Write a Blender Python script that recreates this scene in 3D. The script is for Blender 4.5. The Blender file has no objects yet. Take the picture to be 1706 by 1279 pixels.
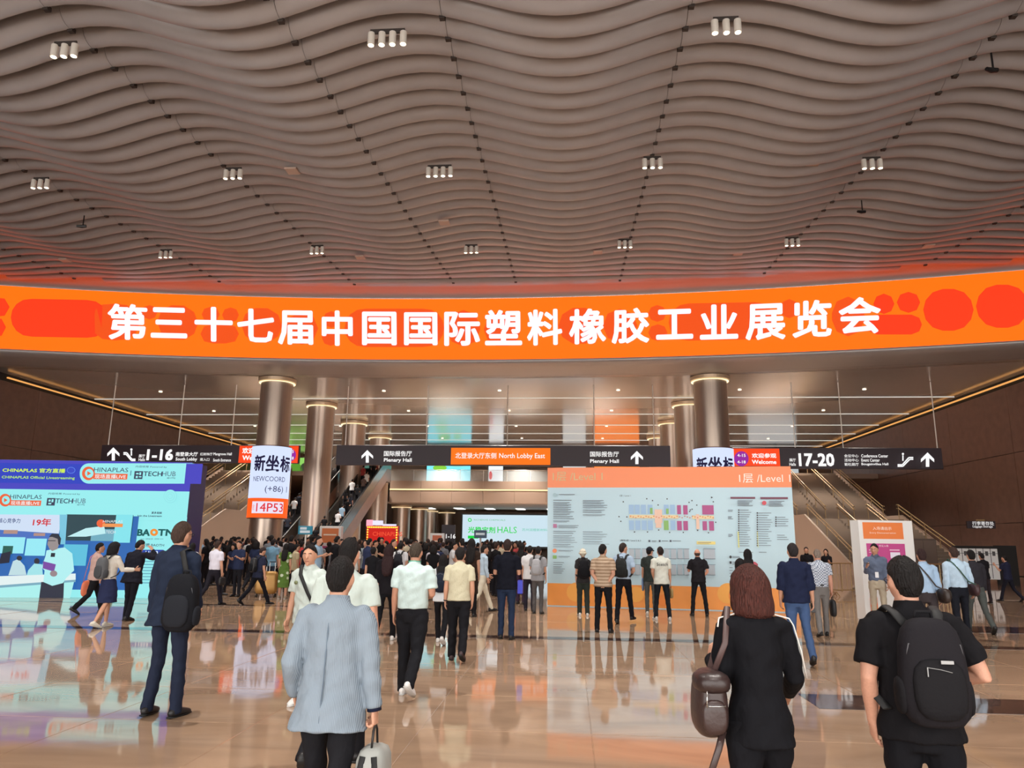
import bpy, bmesh, math, random
import numpy as np
from mathutils import Vector, Matrix, Euler
random.seed(7); rng = np.random.default_rng(7)
S = bpy.context.scene
COL = S.collection
R = math.radians
# ------------------------------------------------------------------ camera
F = 1230.0; CX = 853.0; CY = 639.5
yaw, pit, rol, EYE = R(4.5), R(11.94), R(.7), 1.75
fw = np.array([-math.sin(yaw)*math.cos(pit), math.cos(yaw)*math.cos(pit), math.sin(pit)])
r0 = np.array([math.cos(yaw), math.sin(yaw), 0.0]); u0 = np.cross(r0, fw)
rt = r0*math.cos(rol)+u0*math.sin(rol); up = u0*math.cos(rol)-r0*math.sin(rol)
CAMP = np.array([0, 0, EYE])
cam = bpy.data.cameras.new('camera'); camo = bpy.data.objects.new('camera', cam); COL.objects.link(camo)
camo.matrix_world = Matrix(((rt[0], up[0], -fw[0], 0), (rt[1], up[1], -fw[1], 0), (rt[2], up[2], -fw[2], EYE), (0, 0, 0, 1)))
cam.sensor_fit = 'HORIZONTAL'; cam.sensor_width = 36; cam.lens = 36*F/1706; cam.clip_end = 400
S.camera = camo
def ray(x, y): return fw+rt*((x-CX)/F)-up*((y-CY)/F)
def atY(x, y, Y): d = ray(x, y); return Vector(CAMP+d*(Y/d[1]))
def atZ(x, y, Z): d = ray(x, y); return Vector(CAMP+d*((Z-EYE)/d[2]))
# ------------------------------------------------------------------ world, exposure
S.view_settings.view_transform = 'Standard'; S.view_settings.look = 'None'
S.view_settings.exposure = 0.0; S.view_settings.gamma = 1; S.view_settings.use_curve_mapping = False
W = bpy.data.worlds.new('world'); S.world = W; W.use_nodes = True
W.node_tree.nodes['Background'].inputs[0].default_value = (1, .97, .93, 1)
W.node_tree.nodes['Background'].inputs[1].default_value = 5.0     # hazy daylight behind the glass front of the hall
# ------------------------------------------------------------------ materials
def lin(c):
    return tuple((v/255/12.92 if v/255 <= .04045 else ((v/255+.055)/1.055)**2.4) for v in c)
MATS = {}
def mat(name, c, rough=.6, metal=0, emit=0, bump=0, scale=60, var=0, spec=.5, stretch=(1, 1, 1), coat=0, dist=.01):
    if name in MATS: return MATS[name]
    m = bpy.data.materials.new(name); m.use_nodes = True; nt = m.node_tree; b = nt.nodes['Principled BSDF']
    l = lin(c)
    b.inputs['Base Color'].default_value = (*l, 1); b.inputs['Roughness'].default_value = rough
    b.inputs['Metallic'].default_value = metal; b.inputs['Specular IOR Level'].default_value = spec
    b.inputs['Coat Weight'].default_value = coat
    if emit:
        b.inputs['Base Color'].default_value = (.01, .01, .01, 1); b.inputs['Specular IOR Level'].default_value = .15
        b.inputs['Emission Color'].default_value = (*l, 1); b.inputs['Emission Strength'].default_value = emit
    if bump or var:
        tc = nt.nodes.new('ShaderNodeTexCoord'); mp = nt.nodes.new('ShaderNodeMapping'); mp.inputs['Scale'].default_value = stretch
        n = nt.nodes.new('ShaderNodeTexNoise'); n.inputs['Scale'].default_value = scale; n.inputs['Detail'].default_value = 3
        nt.links.new(tc.outputs['Object'], mp.inputs[0]); nt.links.new(mp.outputs[0], n.inputs['Vector'])
        if bump:
            bp = nt.nodes.new('ShaderNodeBump'); bp.inputs['Strength'].default_value = bump; bp.inputs['Distance'].default_value = dist
            nt.links.new(n.outputs['Fac'], bp.inputs['Height']); nt.links.new(bp.outputs[0], b.inputs['Normal'])
        if var:
            r = nt.nodes.new('ShaderNodeValToRGB'); r.color_ramp.elements[0].position = .3; r.color_ramp.elements[1].position = .7
            r.color_ramp.elements[0].color = (*[v*(1-var) for v in l], 1); r.color_ramp.elements[1].color = (*[min(1, v*(1+var)) for v in l], 1)
            nt.links.new(n.outputs['Fac'], r.inputs[0]); nt.links.new(r.outputs[0], b.inputs['Base Color'])
    MATS[name] = m; return m
def flat(c, e=1.0): return mat('glow %d %d %d %.2f' % (*c, e), c, .5, emit=e)
def ink(c): return mat('ink %d %d %d' % tuple(c), c, .45)
def cloth(c, bump=.6): return mat('cloth %d %d %d' % tuple(c), c, .85, bump=bump, scale=7, var=.05, spec=.12, stretch=(1.3, 1.3, .8), dist=.045)
def skin(c=(196, 146, 120)): return mat('skin %d %d %d' % tuple(c), c, .55, bump=.05, scale=90, var=.05)
def hairm(c=(22, 18, 18)): return mat('hair %d %d %d' % tuple(c), c, .62, bump=1.0, scale=34, var=.5, stretch=(4, 4, .5), spec=.25, dist=.02)
# ------------------------------------------------------------------ object helpers
def tag(o, label=None, cat=None, group=None, kind=None):
    if label: o['label'] = label
    if cat: o['category'] = cat
    if group: o['group'] = group
    if kind: o['kind'] = kind
    return o
def link(name, me, m=None, parent=None, smooth=False):
    o = bpy.data.objects.new(name, me); COL.objects.link(o)
    if m is not None and me is not None and not me.materials: me.materials.append(m)
    if smooth: me.shade_smooth()
    if parent is not None: o.parent = parent
    return o
def empty(name, loc=(0, 0, 0), rz=0):
    o = bpy.data.objects.new(name, None); COL.objects.link(o); o.location = loc; o.rotation_euler = (0, 0, rz); o.empty_display_size = .1
    return o
class MB:
    def __init__(s): s.v = []; s.f = []
    def add(s, v, f):
        n = len(s.v); s.v += [tuple(map(float, p)) for p in v]; s.f += [tuple(i+n for i in q) for q in f]; return s
    def box(s, a, b, ch=0):
        x0, y0, z0 = a; x1, y1, z1 = b
        if ch:
            v = []
            for z, k in ((z0, ch), (z0+ch, 0), (z1-ch, 0), (z1, ch)):
                v += [(x0+k, y0+k, z), (x1-k, y0+k, z), (x1-k, y1-k, z), (x0+k, y1-k, z)]
            f = [(3, 2, 1, 0), (12, 13, 14, 15)]
            for j in range(3): f += [(4*j+i, 4*j+(i+1) % 4, 4*j+4+(i+1) % 4, 4*j+4+i) for i in range(4)]
            return s.add(v, f)
        return s.add([(x0, y0, z0), (x1, y0, z0), (x1, y1, z0), (x0, y1, z0), (x0, y0, z1), (x1, y0, z1), (x1, y1, z1), (x0, y1, z1)],
                     [(3, 2, 1, 0), (4, 5, 6, 7), (0, 1, 5, 4), (1, 2, 6, 5), (2, 3, 7, 6), (3, 0, 4, 7)])
    def tube(s, pts, rad, n=10, side=None, cap=True):
        """loft of elliptical rings; rad = list of r or (rx, ry); side = direction of rx"""
        P = [np.array(p, float) for p in pts]; N = len(P); v = []; prev = None
        for i in range(N):
            t = P[min(i+1, N-1)]-P[max(i-1, 0)]; t = t/(np.linalg.norm(t)+1e-9)
            sd = np.array(side, float) if side is not None else (prev if prev is not None else np.array([1., 0, 0]) if abs(t[0]) < .8 else np.array([0, 1., 0]))
            a = sd-t*(sd@t); a /= np.linalg.norm(a)+1e-9; prev = a; b = np.cross(t, a)
            r = rad[i] if isinstance(rad, (list, tuple)) else rad
            rx, ry = r if isinstance(r, (list, tuple)) else (r, r)
            for k in range(n):
                q = 2*math.pi*k/n; v.append(P[i]+a*rx*math.cos(q)+b*ry*math.sin(q))
        f = []
        for i in range(N-1):
            for k in range(n): f.append((i*n+k, i*n+(k+1) % n, (i+1)*n+(k+1) % n, (i+1)*n+k))
        if cap: f += [tuple(range(n-1, -1, -1)), tuple((N-1)*n+k for k in range(n))]
        return s.add(v, f)
    def rod(s, a, b, r, n=6): return s.tube([a, b], r, n)
    def cyl(s, c, r, z0, z1, n=32): return s.tube([(c[0], c[1], z0), (c[0], c[1], z1)], r, n, side=(1, 0, 0))
    def ball(s, c, r, n=12, m=8, fn=None):
        rx, ry, rz = r if isinstance(r, (list, tuple)) else (r, r, r); v = []; f = []
        for j in range(m+1):
            th = math.pi*j/m
            for k in range(n):
                q = 2*math.pi*k/n; d = np.array([math.sin(th)*math.cos(q), math.sin(th)*math.sin(q), math.cos(th)])
                p = np.array([d[0]*rx, d[1]*ry, d[2]*rz])
                if fn: p = fn(p, d)
                v.append(p+np.array(c))
        for j in range(m):
            for k in range(n): f.append((j*n+k, (j+1)*n+k, (j+1)*n+(k+1) % n, j*n+(k+1) % n))
        return s.add(v, f)
    def quad(s, a, b, c, d): return s.add([a, b, c, d], [(0, 1, 2, 3)])
    def mesh(s, name): 
        me = bpy.data.meshes.new(name); me.from_pydata(s.v, [], s.f); me.update(); return me
    def build(s, name, m, parent=None, smooth=False): return link(name, s.mesh(name), m, parent, smooth)
def struct(o): o['kind'] = 'structure'; return o
def text_mesh(body, bold=0.0):
    c = bpy.data.curves.new('lettering', 'FONT'); c.body = body; c.resolution_u = 2
    o = bpy.data.objects.new('lettering', c); me = bpy.data.meshes.new_from_object(o)
    bpy.data.objects.remove(o); bpy.data.curves.remove(c); me.name = 'lettering'; me.materials.clear()
    if bold > .004:                  # embolden: the same flat glyph repeated around its outline
        n = len(me.vertices); co = np.empty(n*3); me.vertices.foreach_get('co', co); co = co.reshape(-1, 3); F0 = [tuple(p.vertices) for p in me.polygons]
        sh = [(0, 0)]+[(math.cos(a)*bold, math.sin(a)*bold) for a in (np.arange(8 if len(body) < 2 else 4)*(math.pi/4 if len(body) < 2 else math.pi/2)+.785)]
        V = []; FF = []
        for k, (dx, dy) in enumerate(sh): V += [(p[0]+dx, p[1]+dy, 0) for p in co]; FF += [tuple(i+k*n for i in q) for q in F0]
        me = bpy.data.meshes.new('lettering'); me.from_pydata(V, [], FF); me.update()
    return me
class Face:
    """a flat printed or lit face; positions read off the photograph are carried onto the face's own plane"""
    def __init__(s, P, N, parent, e=1.0, lit=True, gap=.003):
        s.P = Vector(P); s.N = Vector(N).normalized(); s.par = parent; s.lay = 0; s.lit = lit; s.e = e; s.gap = gap
    def m(s, c): return flat(c, s.e) if s.lit else ink(c)
    def pt(s, x, y, k=None):
        d = Vector(ray(x, y)); o = Vector(CAMP); t = (s.P-o).dot(s.N)/d.dot(s.N); p = o+d*t
        return p+s.N*(s.gap*(s.lay if k is None else k))
    def fix(s, o): o.matrix_parent_inverse = s.par.matrix_world.inverted(); return o
    def rc(s, x0, y0, x1, y1, k):      # upright rectangle through two measured corners
        a, b = s.pt(x0, y0, k), s.pt(x1, y1, k); return [Vector((a.x, a.y, b.z)), Vector((b.x, b.y, b.z)), Vector((b.x, b.y, a.z)), a]
    def polys(s, name, lst, c, layer=None):
        if layer is None: s.lay += 1; layer = s.lay
        if 'symbol' in name or name == 'arrow' or len(lst) > 40: one = True
        else: one = len(lst) == 1
        if one:
            mb = MB()
            for pts in lst: mb.add([s.pt(x, y, layer) for x, y in pts], [tuple(range(len(pts)-1, -1, -1))])
            o = s.fix(mb.build(name, s.m(c), s.par))
            if len(lst) > 40: o['kind'] = 'stuff'
            return o
        for pts in lst: o = s.polys(name, [pts], c, layer)
        return o
    def rects(s, name, lst, c, layer=None):
        if layer is None: s.lay += 1; layer = s.lay
        if len(lst) > 40:
            mb = MB()
            for q in lst: mb.quad(*s.rc(*q, layer))
            o = s.fix(mb.build(name, s.m(c), s.par)); o['kind'] = 'stuff'; return o
        for q in lst: o = s.fix(MB().quad(*s.rc(*q, layer)).build(name, s.m(c), s.par))
        return o
    def discs(s, name, lst, c, layer=None, n=28):
        return s.polys(name, [[(x+rx*math.cos(2*math.pi*k/n), y+ry*math.sin(2*math.pi*k/n)) for k in range(n)] for x, y, rx, ry in lst], c, layer)
    def pill(s, name, box, r, c, layer=None):
        x0, y0, x1, y1 = box; pts = []
        for cx, cy, a0 in ((x1-r, y0+r, -90), (x1-r, y1-r, 0), (x0+r, y1-r, 90), (x0+r, y0+r, 180)):
            for k in range(7): q = R(a0+15*k); pts.append((cx+r*math.cos(q), cy+r*math.sin(q)))
        return s.polys(name, [pts], c, layer)
    def text(s, body, box, c, bold=.01, layer=None, name='lettering', skew=0):
        if layer is None: s.lay += 1; layer = s.lay
        me = text_mesh(body, bold); n = len(me.vertices)
        if n == 0: return
        co = np.empty(n*3); me.vertices.foreach_get('co', co); co = co.reshape(-1, 3)
        lo, hi = co.min(0), co.max(0); uv = (co[:, :2]-lo[:2])/np.maximum(hi[:2]-lo[:2], 1e-6)
        x0, y0, x1, y1 = box; q = np.empty((n, 3))
        A, B, _, D = [np.array(p) for p in s.rc(x0, y0, x1, y1, layer)]
        q = A+uv[:, :1]*(B-A)+uv[:, 1:]*(D-A)
        me.vertices.foreach_set('co', q.ravel()); me.update()
        return s.fix(link(name, me, s.m(c), s.par))
    def box(s, name, pxbox, depth, m, tilt=0):
        """solid slab behind the face plane"""
        c = s.rc(*pxbox, 0)
        b = [p-s.N*depth for p in c]
        return s.fix(MB().add(c+b, [(0, 1, 2, 3), (7, 6, 5, 4), (1, 0, 4, 5), (2, 1, 5, 6), (3, 2, 6, 7), (0, 3, 7, 4)]).build(name, m, s.par))
BRONZE = mat('bronze panel', (122, 92, 80), .38, .35, bump=.02, scale=2, var=.1)
DARK = mat('dark void', (28, 24, 23), .8)
STONE = None
def floor_mat(name, c1, c2, rough=.05, ior=1.6):
    m = bpy.data.materials.new(name); m.use_nodes = True; nt = m.node_tree; b = nt.nodes['Principled BSDF']
    g = nt.nodes.new('ShaderNodeNewGeometry'); n = nt.nodes.new('ShaderNodeTexNoise'); n.inputs['Scale'].default_value = .7; n.inputs['Detail'].default_value = 6; n.inputs['Distortion'].default_value = 1.2
    mp = nt.nodes.new('ShaderNodeMapping'); mp.inputs['Scale'].default_value = (.7, 2.2, 1)
    nt.links.new(g.outputs['Position'], mp.inputs[0]); nt.links.new(mp.outputs[0], n.inputs['Vector'])
    r = nt.nodes.new('ShaderNodeValToRGB'); r.color_ramp.elements[0].position = .35; r.color_ramp.elements[1].position = .68
    r.color_ramp.elements[0].color = (*lin(c1), 1); r.color_ramp.elements[1].color = (*lin(c2), 1)
    nt.links.new(n.outputs['Fac'], r.inputs[0]); nt.links.new(r.outputs[0], b.inputs['Base Color'])
    b.inputs['Roughness'].default_value = rough; b.inputs['IOR'].default_value = ior
    n2 = nt.nodes.new('ShaderNodeTexNoise'); n2.inputs['Scale'].default_value = 2.5; bp = nt.nodes.new('ShaderNodeBump'); bp.inputs['Strength'].default_value = .03; bp.inputs['Distance'].default_value = .02
    nt.links.new(g.outputs['Position'], n2.inputs['Vector']); nt.links.new(n2.outputs['Fac'], bp.inputs['Height']); nt.links.new(bp.outputs[0], b.inputs['Normal'])
    return m
STONE = floor_mat('polished beige stone', (150, 123, 101), (174, 144, 119))
STONED = floor_mat('polished dark stone', (62, 46, 40), (84, 62, 52))
# ------------------------------------------------------------------ floor
fl = struct(MB().box((-48, -14, -.3), (40, 100, -.004)).build('floor', STONE))
TX, TY = 1.6, 1.6
tb = MB().box((0, 0, -.02), (TX-.006, TY-.006, 0), .003).mesh('floor_tile')
for i in range(-10, 8):
    for j in range(0, 16):
        t = link('floor_tile', tb, STONE, fl); t.location = (i*TX+.2, j*TY+1.0, 0)
        t.rotation_euler = (R(random.uniform(-.05, .05)), R(random.uniform(-.05, .05)), 0)
struct(MB().box((-48, 26.6, -.1), (40, 100, 0)).build('floor', STONE))
for i, (xa, xb, ya, yb) in enumerate([(-30, 24, 14.05, 14.45), (-30, -3.5, 19.3, 19.6), (7.4, 24, 16.6, 17.9), (2.7, 24, 8.8, 9.6)]):
    struct(MB().box((xa, ya, -.02), (xb, yb, .003)).build('trim_%d' % (i+1), STONED))
# ------------------------------------------------------------------ wavy slat ceiling of the front hall
HC = 11.7                                    # inner lobby ceiling
ARC = (-4.6, 42-117.0, 117.0)
def arcY(x, r=0): return ARC[1]+math.sqrt((ARC[2]+r)**2-(x-ARC[0])**2)
def zc(y): return EYE+10.46+.1*y
cl = struct(MB().add([(-48, -14, zc(-14)+1.0), (40, -14, zc(-14)+1.0), (40, 44, zc(44)+1.0), (-48, 44, zc(44)+1.0)], [(0, 1, 2, 3)]).build('ceiling', mat('ceiling backing', (66, 58, 54), .9)))
def amp(y): return float(np.interp(y, [10, 16, 25, 31, 36, 39], [.45, .43, .32, .26, .11, 0]))
SLAT = mat('champagne metal slat', (168, 164, 164), .4, .2, var=.04, scale=1.5)
J = [-44, -36, -28, -20, -12.4, -6.6, -3, 2.9, 10.6, 18.5, 26, 34]
PROF = [(-.30, .62), (-.31, .45), (-.30, .32), (-.27, .21), (-.20, .11), (-.11, .05), (.0, .015), (.13, 0), (.17, .01), (.17, .04), (.05, .06), (-.06, .10), (-.14, .17), (-.20, .28), (-.22, .45), (-.22, .62)]
brk = MB().box((-.07, .03, -.05), (.07, .17, .08), .01).mesh('slat_bracket')
def zlip(x, y): return zc(y)+amp(y)*math.cos(2*math.pi*(x+4.0)/7.8)*min(1, max(0, 1-(abs(x+4.6)-22)/6) if abs(x+4.6) > 22 else 1)
slatY = []
for i in range(-4, 28):
    y = 15.16+.87*i+.0045*i*abs(i); slatY.append(y)
    k = 1.0+.22*(y-15)/25
    ym = y
    half = None
    xs_lim = (-.93*y-6, .78*y+5)
    rr = ym+1.25                       # keep clear of the soffit border
    d = (ARC[2])**2-(rr-ARC[1])**2
    if d <= 0: continue
    w = math.sqrt(d); x0, x1 = max(ARC[0]-w, xs_lim[0], -44), min(ARC[0]+w, xs_lim[1], 34)
    cuts = [x0]+[j for j in J if x0+.5 < j < x1-.5]+[x1]
    for a, b in zip(cuts[:-1], cuts[1:]):
        n = max(3, int((b-a)/.45)); v = []; f = []; npf = len(PROF)
        for q in range(n+1):
            x = a+.006+(b-a-.012)*q/n; z = zlip(x, y)
            for (py, pz) in PROF: v.append((x, y+py*k, z+pz*(1.15 if y < 20 else 1)))
        for q in range(n):
            for p in range(npf): f.append((q*npf+p, q*npf+(p+1) % npf, (q+1)*npf+(p+1) % npf, (q+1)*npf+p))
        f += [tuple(range(npf-1, -1, -1)), tuple(n*npf+p for p in range(npf))]
        o = MB().add(v, f).build('ceiling_slat', SLAT, cl, False)
        o.data.shade_smooth(); o.data.set_sharp_from_angle(angle=R(50))
    for j in cuts[1:-1]:
        o = link('slat_bracket', brk, mat('bracket dark metal', (58, 50, 46), .6, .3), cl); o.location = (j, y+.12, zlip(j, y)+.0)
def onceil(x, y, drop=0):
    d = ray(x, y); t = d[2]/d[1]; Y = (10.46-drop)/(t-.1); return Vector((d[0]/d[1]*Y, Y, EYE+t*Y))
CAN = mat('white metal spotlight can', (200, 192, 182), .4)
LENS = mat('lit lens', (255, 236, 205), .3, emit=6)
names = ['front left', 'front middle', 'front right', 'second row outermost left', 'second row left', 'second row middle', 'second row right of the seam', 'second row far right', 'back row outermost left', 'back row left', 'back row middle', 'back row right of the seam', 'back row far right']
LG = [(107, 87, 3), (645, 67, 4), (1210, 47, 3), (67, 308, 3), (388, 292, 3), (732, 288, 4), (1087, 274, 3), (1453, 275, 3), (276, 425, 3), (528, 418, 3), (785, 417, 3), (1041, 408, 3), (1320, 405, 3)]
FILL_SPOTS = [(x, y) for y in (7.5, -1.0) for x in (-12.4, -4.6, 2.9, 10.4)]  # unseen spotlight rows added to light the foreground floor and people
names += ['unseen, added for light, near row'] * 4+['unseen, added for light, rear row']*4
for (x, y, n), nm in zip(LG+[(a_, b_, 0) for a_, b_ in FILL_SPOTS], names):
    p = onceil(x, y, .35) if n else Vector((x, y, zc(y)-.35)); pw = 3400 if n else 3600; n = n or 3; e = empty('ceiling_spotlight', p)
    tag(e, 'cluster of %d white cylinder spotlights under the wavy ceiling, %s' % (n, nm), 'ceiling light', 'spotlight clusters under the wavy ceiling')
    MB().box((-(n-1)*.13-.03, -.02, .18), ((n-1)*.13+.03, .02, .30)).build('mounting_bracket', mat('bracket dark metal', (58, 50, 46), .6, .3), e)
    for k in range(n):
        dx = (k-(n-1)/2)*.26
        c = MB().tube([(dx, 0, -.12), (dx, 0, .2)], .085, 16, side=(1, 0, 0)).build('spotlight_can', CAN, e)
        MB().tube([(dx, 0, -.128), (dx, 0, -.121)], .066, 14, side=(1, 0, 0)).build('lens', LENS, c)
    L = bpy.data.lights.new('spot_lamp', 'SPOT'); L.energy = pw; L.spot_size = R(75); L.spot_blend = .8; L.color = (1, .94, .87); L.shadow_soft_size = .12
    lo = bpy.data.objects.new('spot_lamp', L); COL.objects.link(lo); lo.parent = e; lo.location = (0, 0, -.2)
for i, (x, y) in enumerate([(108, 435), (600, 430), (978, 272), (996, 421), (1230, 423), (1353, 276), (1547, 411), (487, 286), (740, 372)]):
    p = onceil(x, y, .12); o = MB().box((-.22, -.22, 0), (.22, .22, .08), .015).build('ceiling_panel', mat('pale box', (190, 165, 150), .5)); o.location = p  # small beige access panel under the slats
    tag(o, 'small flat square box fixed under the ceiling slats', 'ceiling box', 'small square boxes under the slats')
for i, (x, y, w) in enumerate([(138, 377, 'left'), (1655, 117, 'near the upper right corner'), (1437, 353, 'right')]):
    p = onceil(x, y, .3); e = empty('security_camera', p); tag(e, 'black security camera hanging under the wavy ceiling, %s' % w, 'camera')
    bk = mat('black plastic', (20, 20, 22), .4)
    MB().rod((0, 0, 0), (0, 0, .5), .025, 8).build('mount', bk, e)
    MB().tube([(-.22, -.1, -.02), (-.05, 0, .0), (.12, .05, .03)], [.05, .07, .06], 10).build('camera_body', bk, e)
# ------------------------------------------------------------------ curved fascia, LED banner, soffit
def arcstrip(prof, a0, a1, n=72):
    v = []; f = []; m = len(prof)
    for i in range(n+1):
        a = a0+(a1-a0)*i/n
        for dr, z in prof: v.append((ARC[0]+(ARC[2]+dr)*math.sin(a), ARC[1]+(ARC[2]+dr)*math.cos(a), z))
    for i in range(n):
        for k in range(m-1): f.append((i*m+k, (i+1)*m+k, (i+1)*m+k+1, i*m+k+1))
    return MB().add(v, f)
A0, A1 = -.37, .33
ZB, ZT = 12.15, 15.89
FASC = mat('grey fascia metal', (168, 160, 156), .35, .25)
t = arcstrip([(-2.6, zc(39.5)+.15), (-2.55, zc(39.5)-.02), (-.9, 16.28), (-.35, 16.2), (-.05, 16.02), (-.02, 15.9)], A0, A1).build('trim_5', FASC, None, True); struct(t)
t = arcstrip([(.02, 12.16), (-.1, 12.02), (.1, 11.9), (.7, 11.82), (1.6, 11.76), (2.6, HC), (3.2, HC), (3.2, HC+.3)], A0, A1).build('trim_6', FASC, None, True); struct(t)
ban = empty('led_banner', (ARC[0], 42, ZB)); bpy.context.view_layer.update()
tag(ban, 'long curved orange LED banner with white Chinese title above the lobby entrance', 'LED banner')
def unpar(o, p):   # keep world coordinates of the mesh under a placed parent
    o.parent = p; o.matrix_parent_inverse = Matrix.Translation(-p.location); return o
sc = arcstrip([(.1, ZT+.05), (0, ZT), (0, ZB), (.1, ZB-.05)], A0, A1, 90)
unpar(sc.build('screen', flat((255, 88, 3), 1.9)), ban)
def arcpt(x, y, off=.02):     # photograph position carried onto the banner cylinder
    d = Vector(ray(x, y)); r = ARC[2]-off; ox, oy = -ARC[0], -ARC[1]
    a = d.x**2+d.y**2; b = 2*(ox*d.x+oy*d.y); c = ox*ox+oy*oy-r*r; t = (-b+math.sqrt(b*b-4*a*c))/(2*a)
    return Vector(CAMP)+d*t
def blob(pts, c, off, nm='backdrop_shape'):
    # grid-filled so it follows the curve: fan of strips
    xs = sorted(set(round(p[0]) for p in pts)); x0, x1 = xs[0], xs[-1]; N = max(4, int((x1-x0)/12)); v = []; f = []
    up_, lo_ = [], []
    def yat(x):
        ys = []
        for i in range(len(pts)):
            a, b = pts[i], pts[(i+1) % len(pts)]
            if (a[0]-x)*(b[0]-x) <= 0 and a[0] != b[0]: ys.append(a[1]+(b[1]-a[1])*(x-a[0])/(b[0]-a[0]))
        return (min(ys), max(ys)) if ys else None
    for i in range(N+1):
        x = x0+.01+(x1-x0-.02)*.5*(1-math.cos(math.pi*i/N)); r = yat(x)
        if r is None: continue
        v += [arcpt(x, r[0], off), arcpt(x, r[1], off)]
    n = len(v)//2
    f = [(2*i, 2*i+1, 2*i+3, 2*i+2) for i in range(n-1)]
    return unpar(MB().add(v, f).build(nm, flat(c, 1.0)), ban)
def roundbox(x0, y0, x1, y1, sl=0):
    r = (y1-y0)/2; r = min(r, (x1-x0)/2); P = []
    for cx, cy, a0 in ((x1-r, y0+r, -90), (x1-r, y1-r, 0), (x0+r, y1-r, 90), (x0+r, y0+r, 180)):
        for k in range(9): q = R(a0+11.25*k); P.append((cx+r*math.cos(q), cy+r*math.sin(q)+sl*(cx+r*math.cos(q)-x0)))
    return P
RD = (255, 62, 22); RD2 = (248, 84, 20)
for b in [(-40, 495, 16, 528), (-40, 528, 10, 562), (18, 497, 180, 560, .02)]: blob(roundbox(*b), RD, .03)
for b in [(150, 505, 232, 566, .02), (236, 508, 262, 532), (262, 507, 330, 565, .03), (336, 511, 366, 536), (370, 512, 398, 537), (334, 540, 398, 572), (402, 512, 470, 570, .02),
          (476, 520, 530, 574), (538, 518, 566, 546), (536, 548, 566, 576), (574, 514, 740, 578), (744, 516, 800, 577), (806, 520, 868, 577), (930, 512, 1000, 573), (1004, 514, 1062, 571),
          (1080, 508, 1110, 536), (1080, 540, 1112, 568), (1114, 506, 1290, 568, -.02), (1300, 498, 1330, 530), (1386, 494, 1440, 560)]: blob(roundbox(*b), RD2, .03)
for b in [(1455, 489, 1490, 523), (1494, 486, 1533, 521), (1444, 524, 1536, 557), (1538, 481, 1622, 551), (1626, 474, 1714, 546)]: blob(roundbox(*b), RD, .03)
CH = "第三十七届中国国际塑料橡胶工业展览会"
bx = [(179, 506, 246, 566), (251, 512, 312, 563), (324, 511, 388, 569), (395, 514, 457, 570), (463, 517, 522, 574), (536, 517, 588, 576), (603, 519, 661, 575), (673, 520, 729, 575), (740, 519, 800, 576), (808, 516, 870, 575), (878, 515, 937, 575), (948, 514, 1010, 573), (1019, 513, 1082, 572), (1093, 515, 1155, 565), (1166, 507, 1230, 565), (1242, 506, 1309, 566), (1320, 500, 1386, 562), (1397, 495, 1468, 556)]
for ch, (xa, ya, xb, yb) in zip(CH, bx):
    me = text_mesh(ch, .028); n = len(me.vertices); co = np.empty(n*3); me.vertices.foreach_get('co', co); co = co.reshape(-1, 3)
    lo, hi = co.min(0), co.max(0); uv = (co[:, :2]-lo[:2])/(hi[:2]-lo[:2]); sk = -(0.012 if xa < 700 else .03)*(xb-xa) if xa > 850 else (700-xa)*.00005*(xb-xa)
    A, B, D = [np.array(arcpt(*q, .09)) for q in ((xa, yb-sk/2), (xb, yb+sk/2), (xa, ya-sk/2))]
    me.vertices.foreach_set('co', (A+uv[:, :1]*(B-A)+uv[:, 1:]*(D-A)).ravel()); me.update()
    unpar(link('letter', me, flat((250, 244, 255), 1.15)), ban)
# ------------------------------------------------------------------ inner lobby
MIR = mat('mirror bronze ceiling', (206, 200, 196), .16, .5, bump=.004, scale=.6)
cn = []
for i in range(41):
    a = A0+(A1-A0)*i/40; cn.append((ARC[0]+(ARC[2]+2.4)*math.sin(a), ARC[1]+(ARC[2]+2.4)*math.cos(a), HC+.01))
v = cn+[(p[0], 98, HC+.01) for p in cn]; f = [(i, i+1, 42+i, 41+i) for i in range(40)]
ce2 = struct(MB().add(v, f).build('ceiling', MIR))
STR = flat((226, 224, 214), 1.0)
for i, y in enumerate([(663), (690), (708), (722), (733), (742)]):
    Y = atZ(853, y, HC).y
    struct(MB().box((-35.4, Y-.035, HC-.02), (26.3, Y+.035, HC+.005)).build('trim_%d' % (7+i), STR))
for i, x in enumerate(range(-30, 26, 8)):  # regular grid of downlights added to light the inner lobby
    for j, Y in enumerate((49, 57, 65, 73, 85)):
        if j == 4 and i % 2: continue
        L = bpy.data.lights.new('lobby_fill_lamp', 'SPOT'); L.energy = 7500; L.spot_size = R(100); L.spot_blend = 1; L.color = (1, .93, .85); L.shadow_soft_size = .15
        e = MB().tube([(0, 0, -.03), (0, 0, .01)], .12, 14, side=(1, 0, 0)).build('downlight', flat((255, 240, 215), 2.0)); e.location = (x+1.3, Y, HC-.012)
        tag(e, 'small round downlight added to the shiny inner ceiling to light the lobby', 'downlight', 'downlights added to light the inner lobby')
        lo = bpy.data.objects.new('lobby_fill_lamp', L); COL.objects.link(lo); lo.parent = e; lo.location = (0, 0, -.1)
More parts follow.
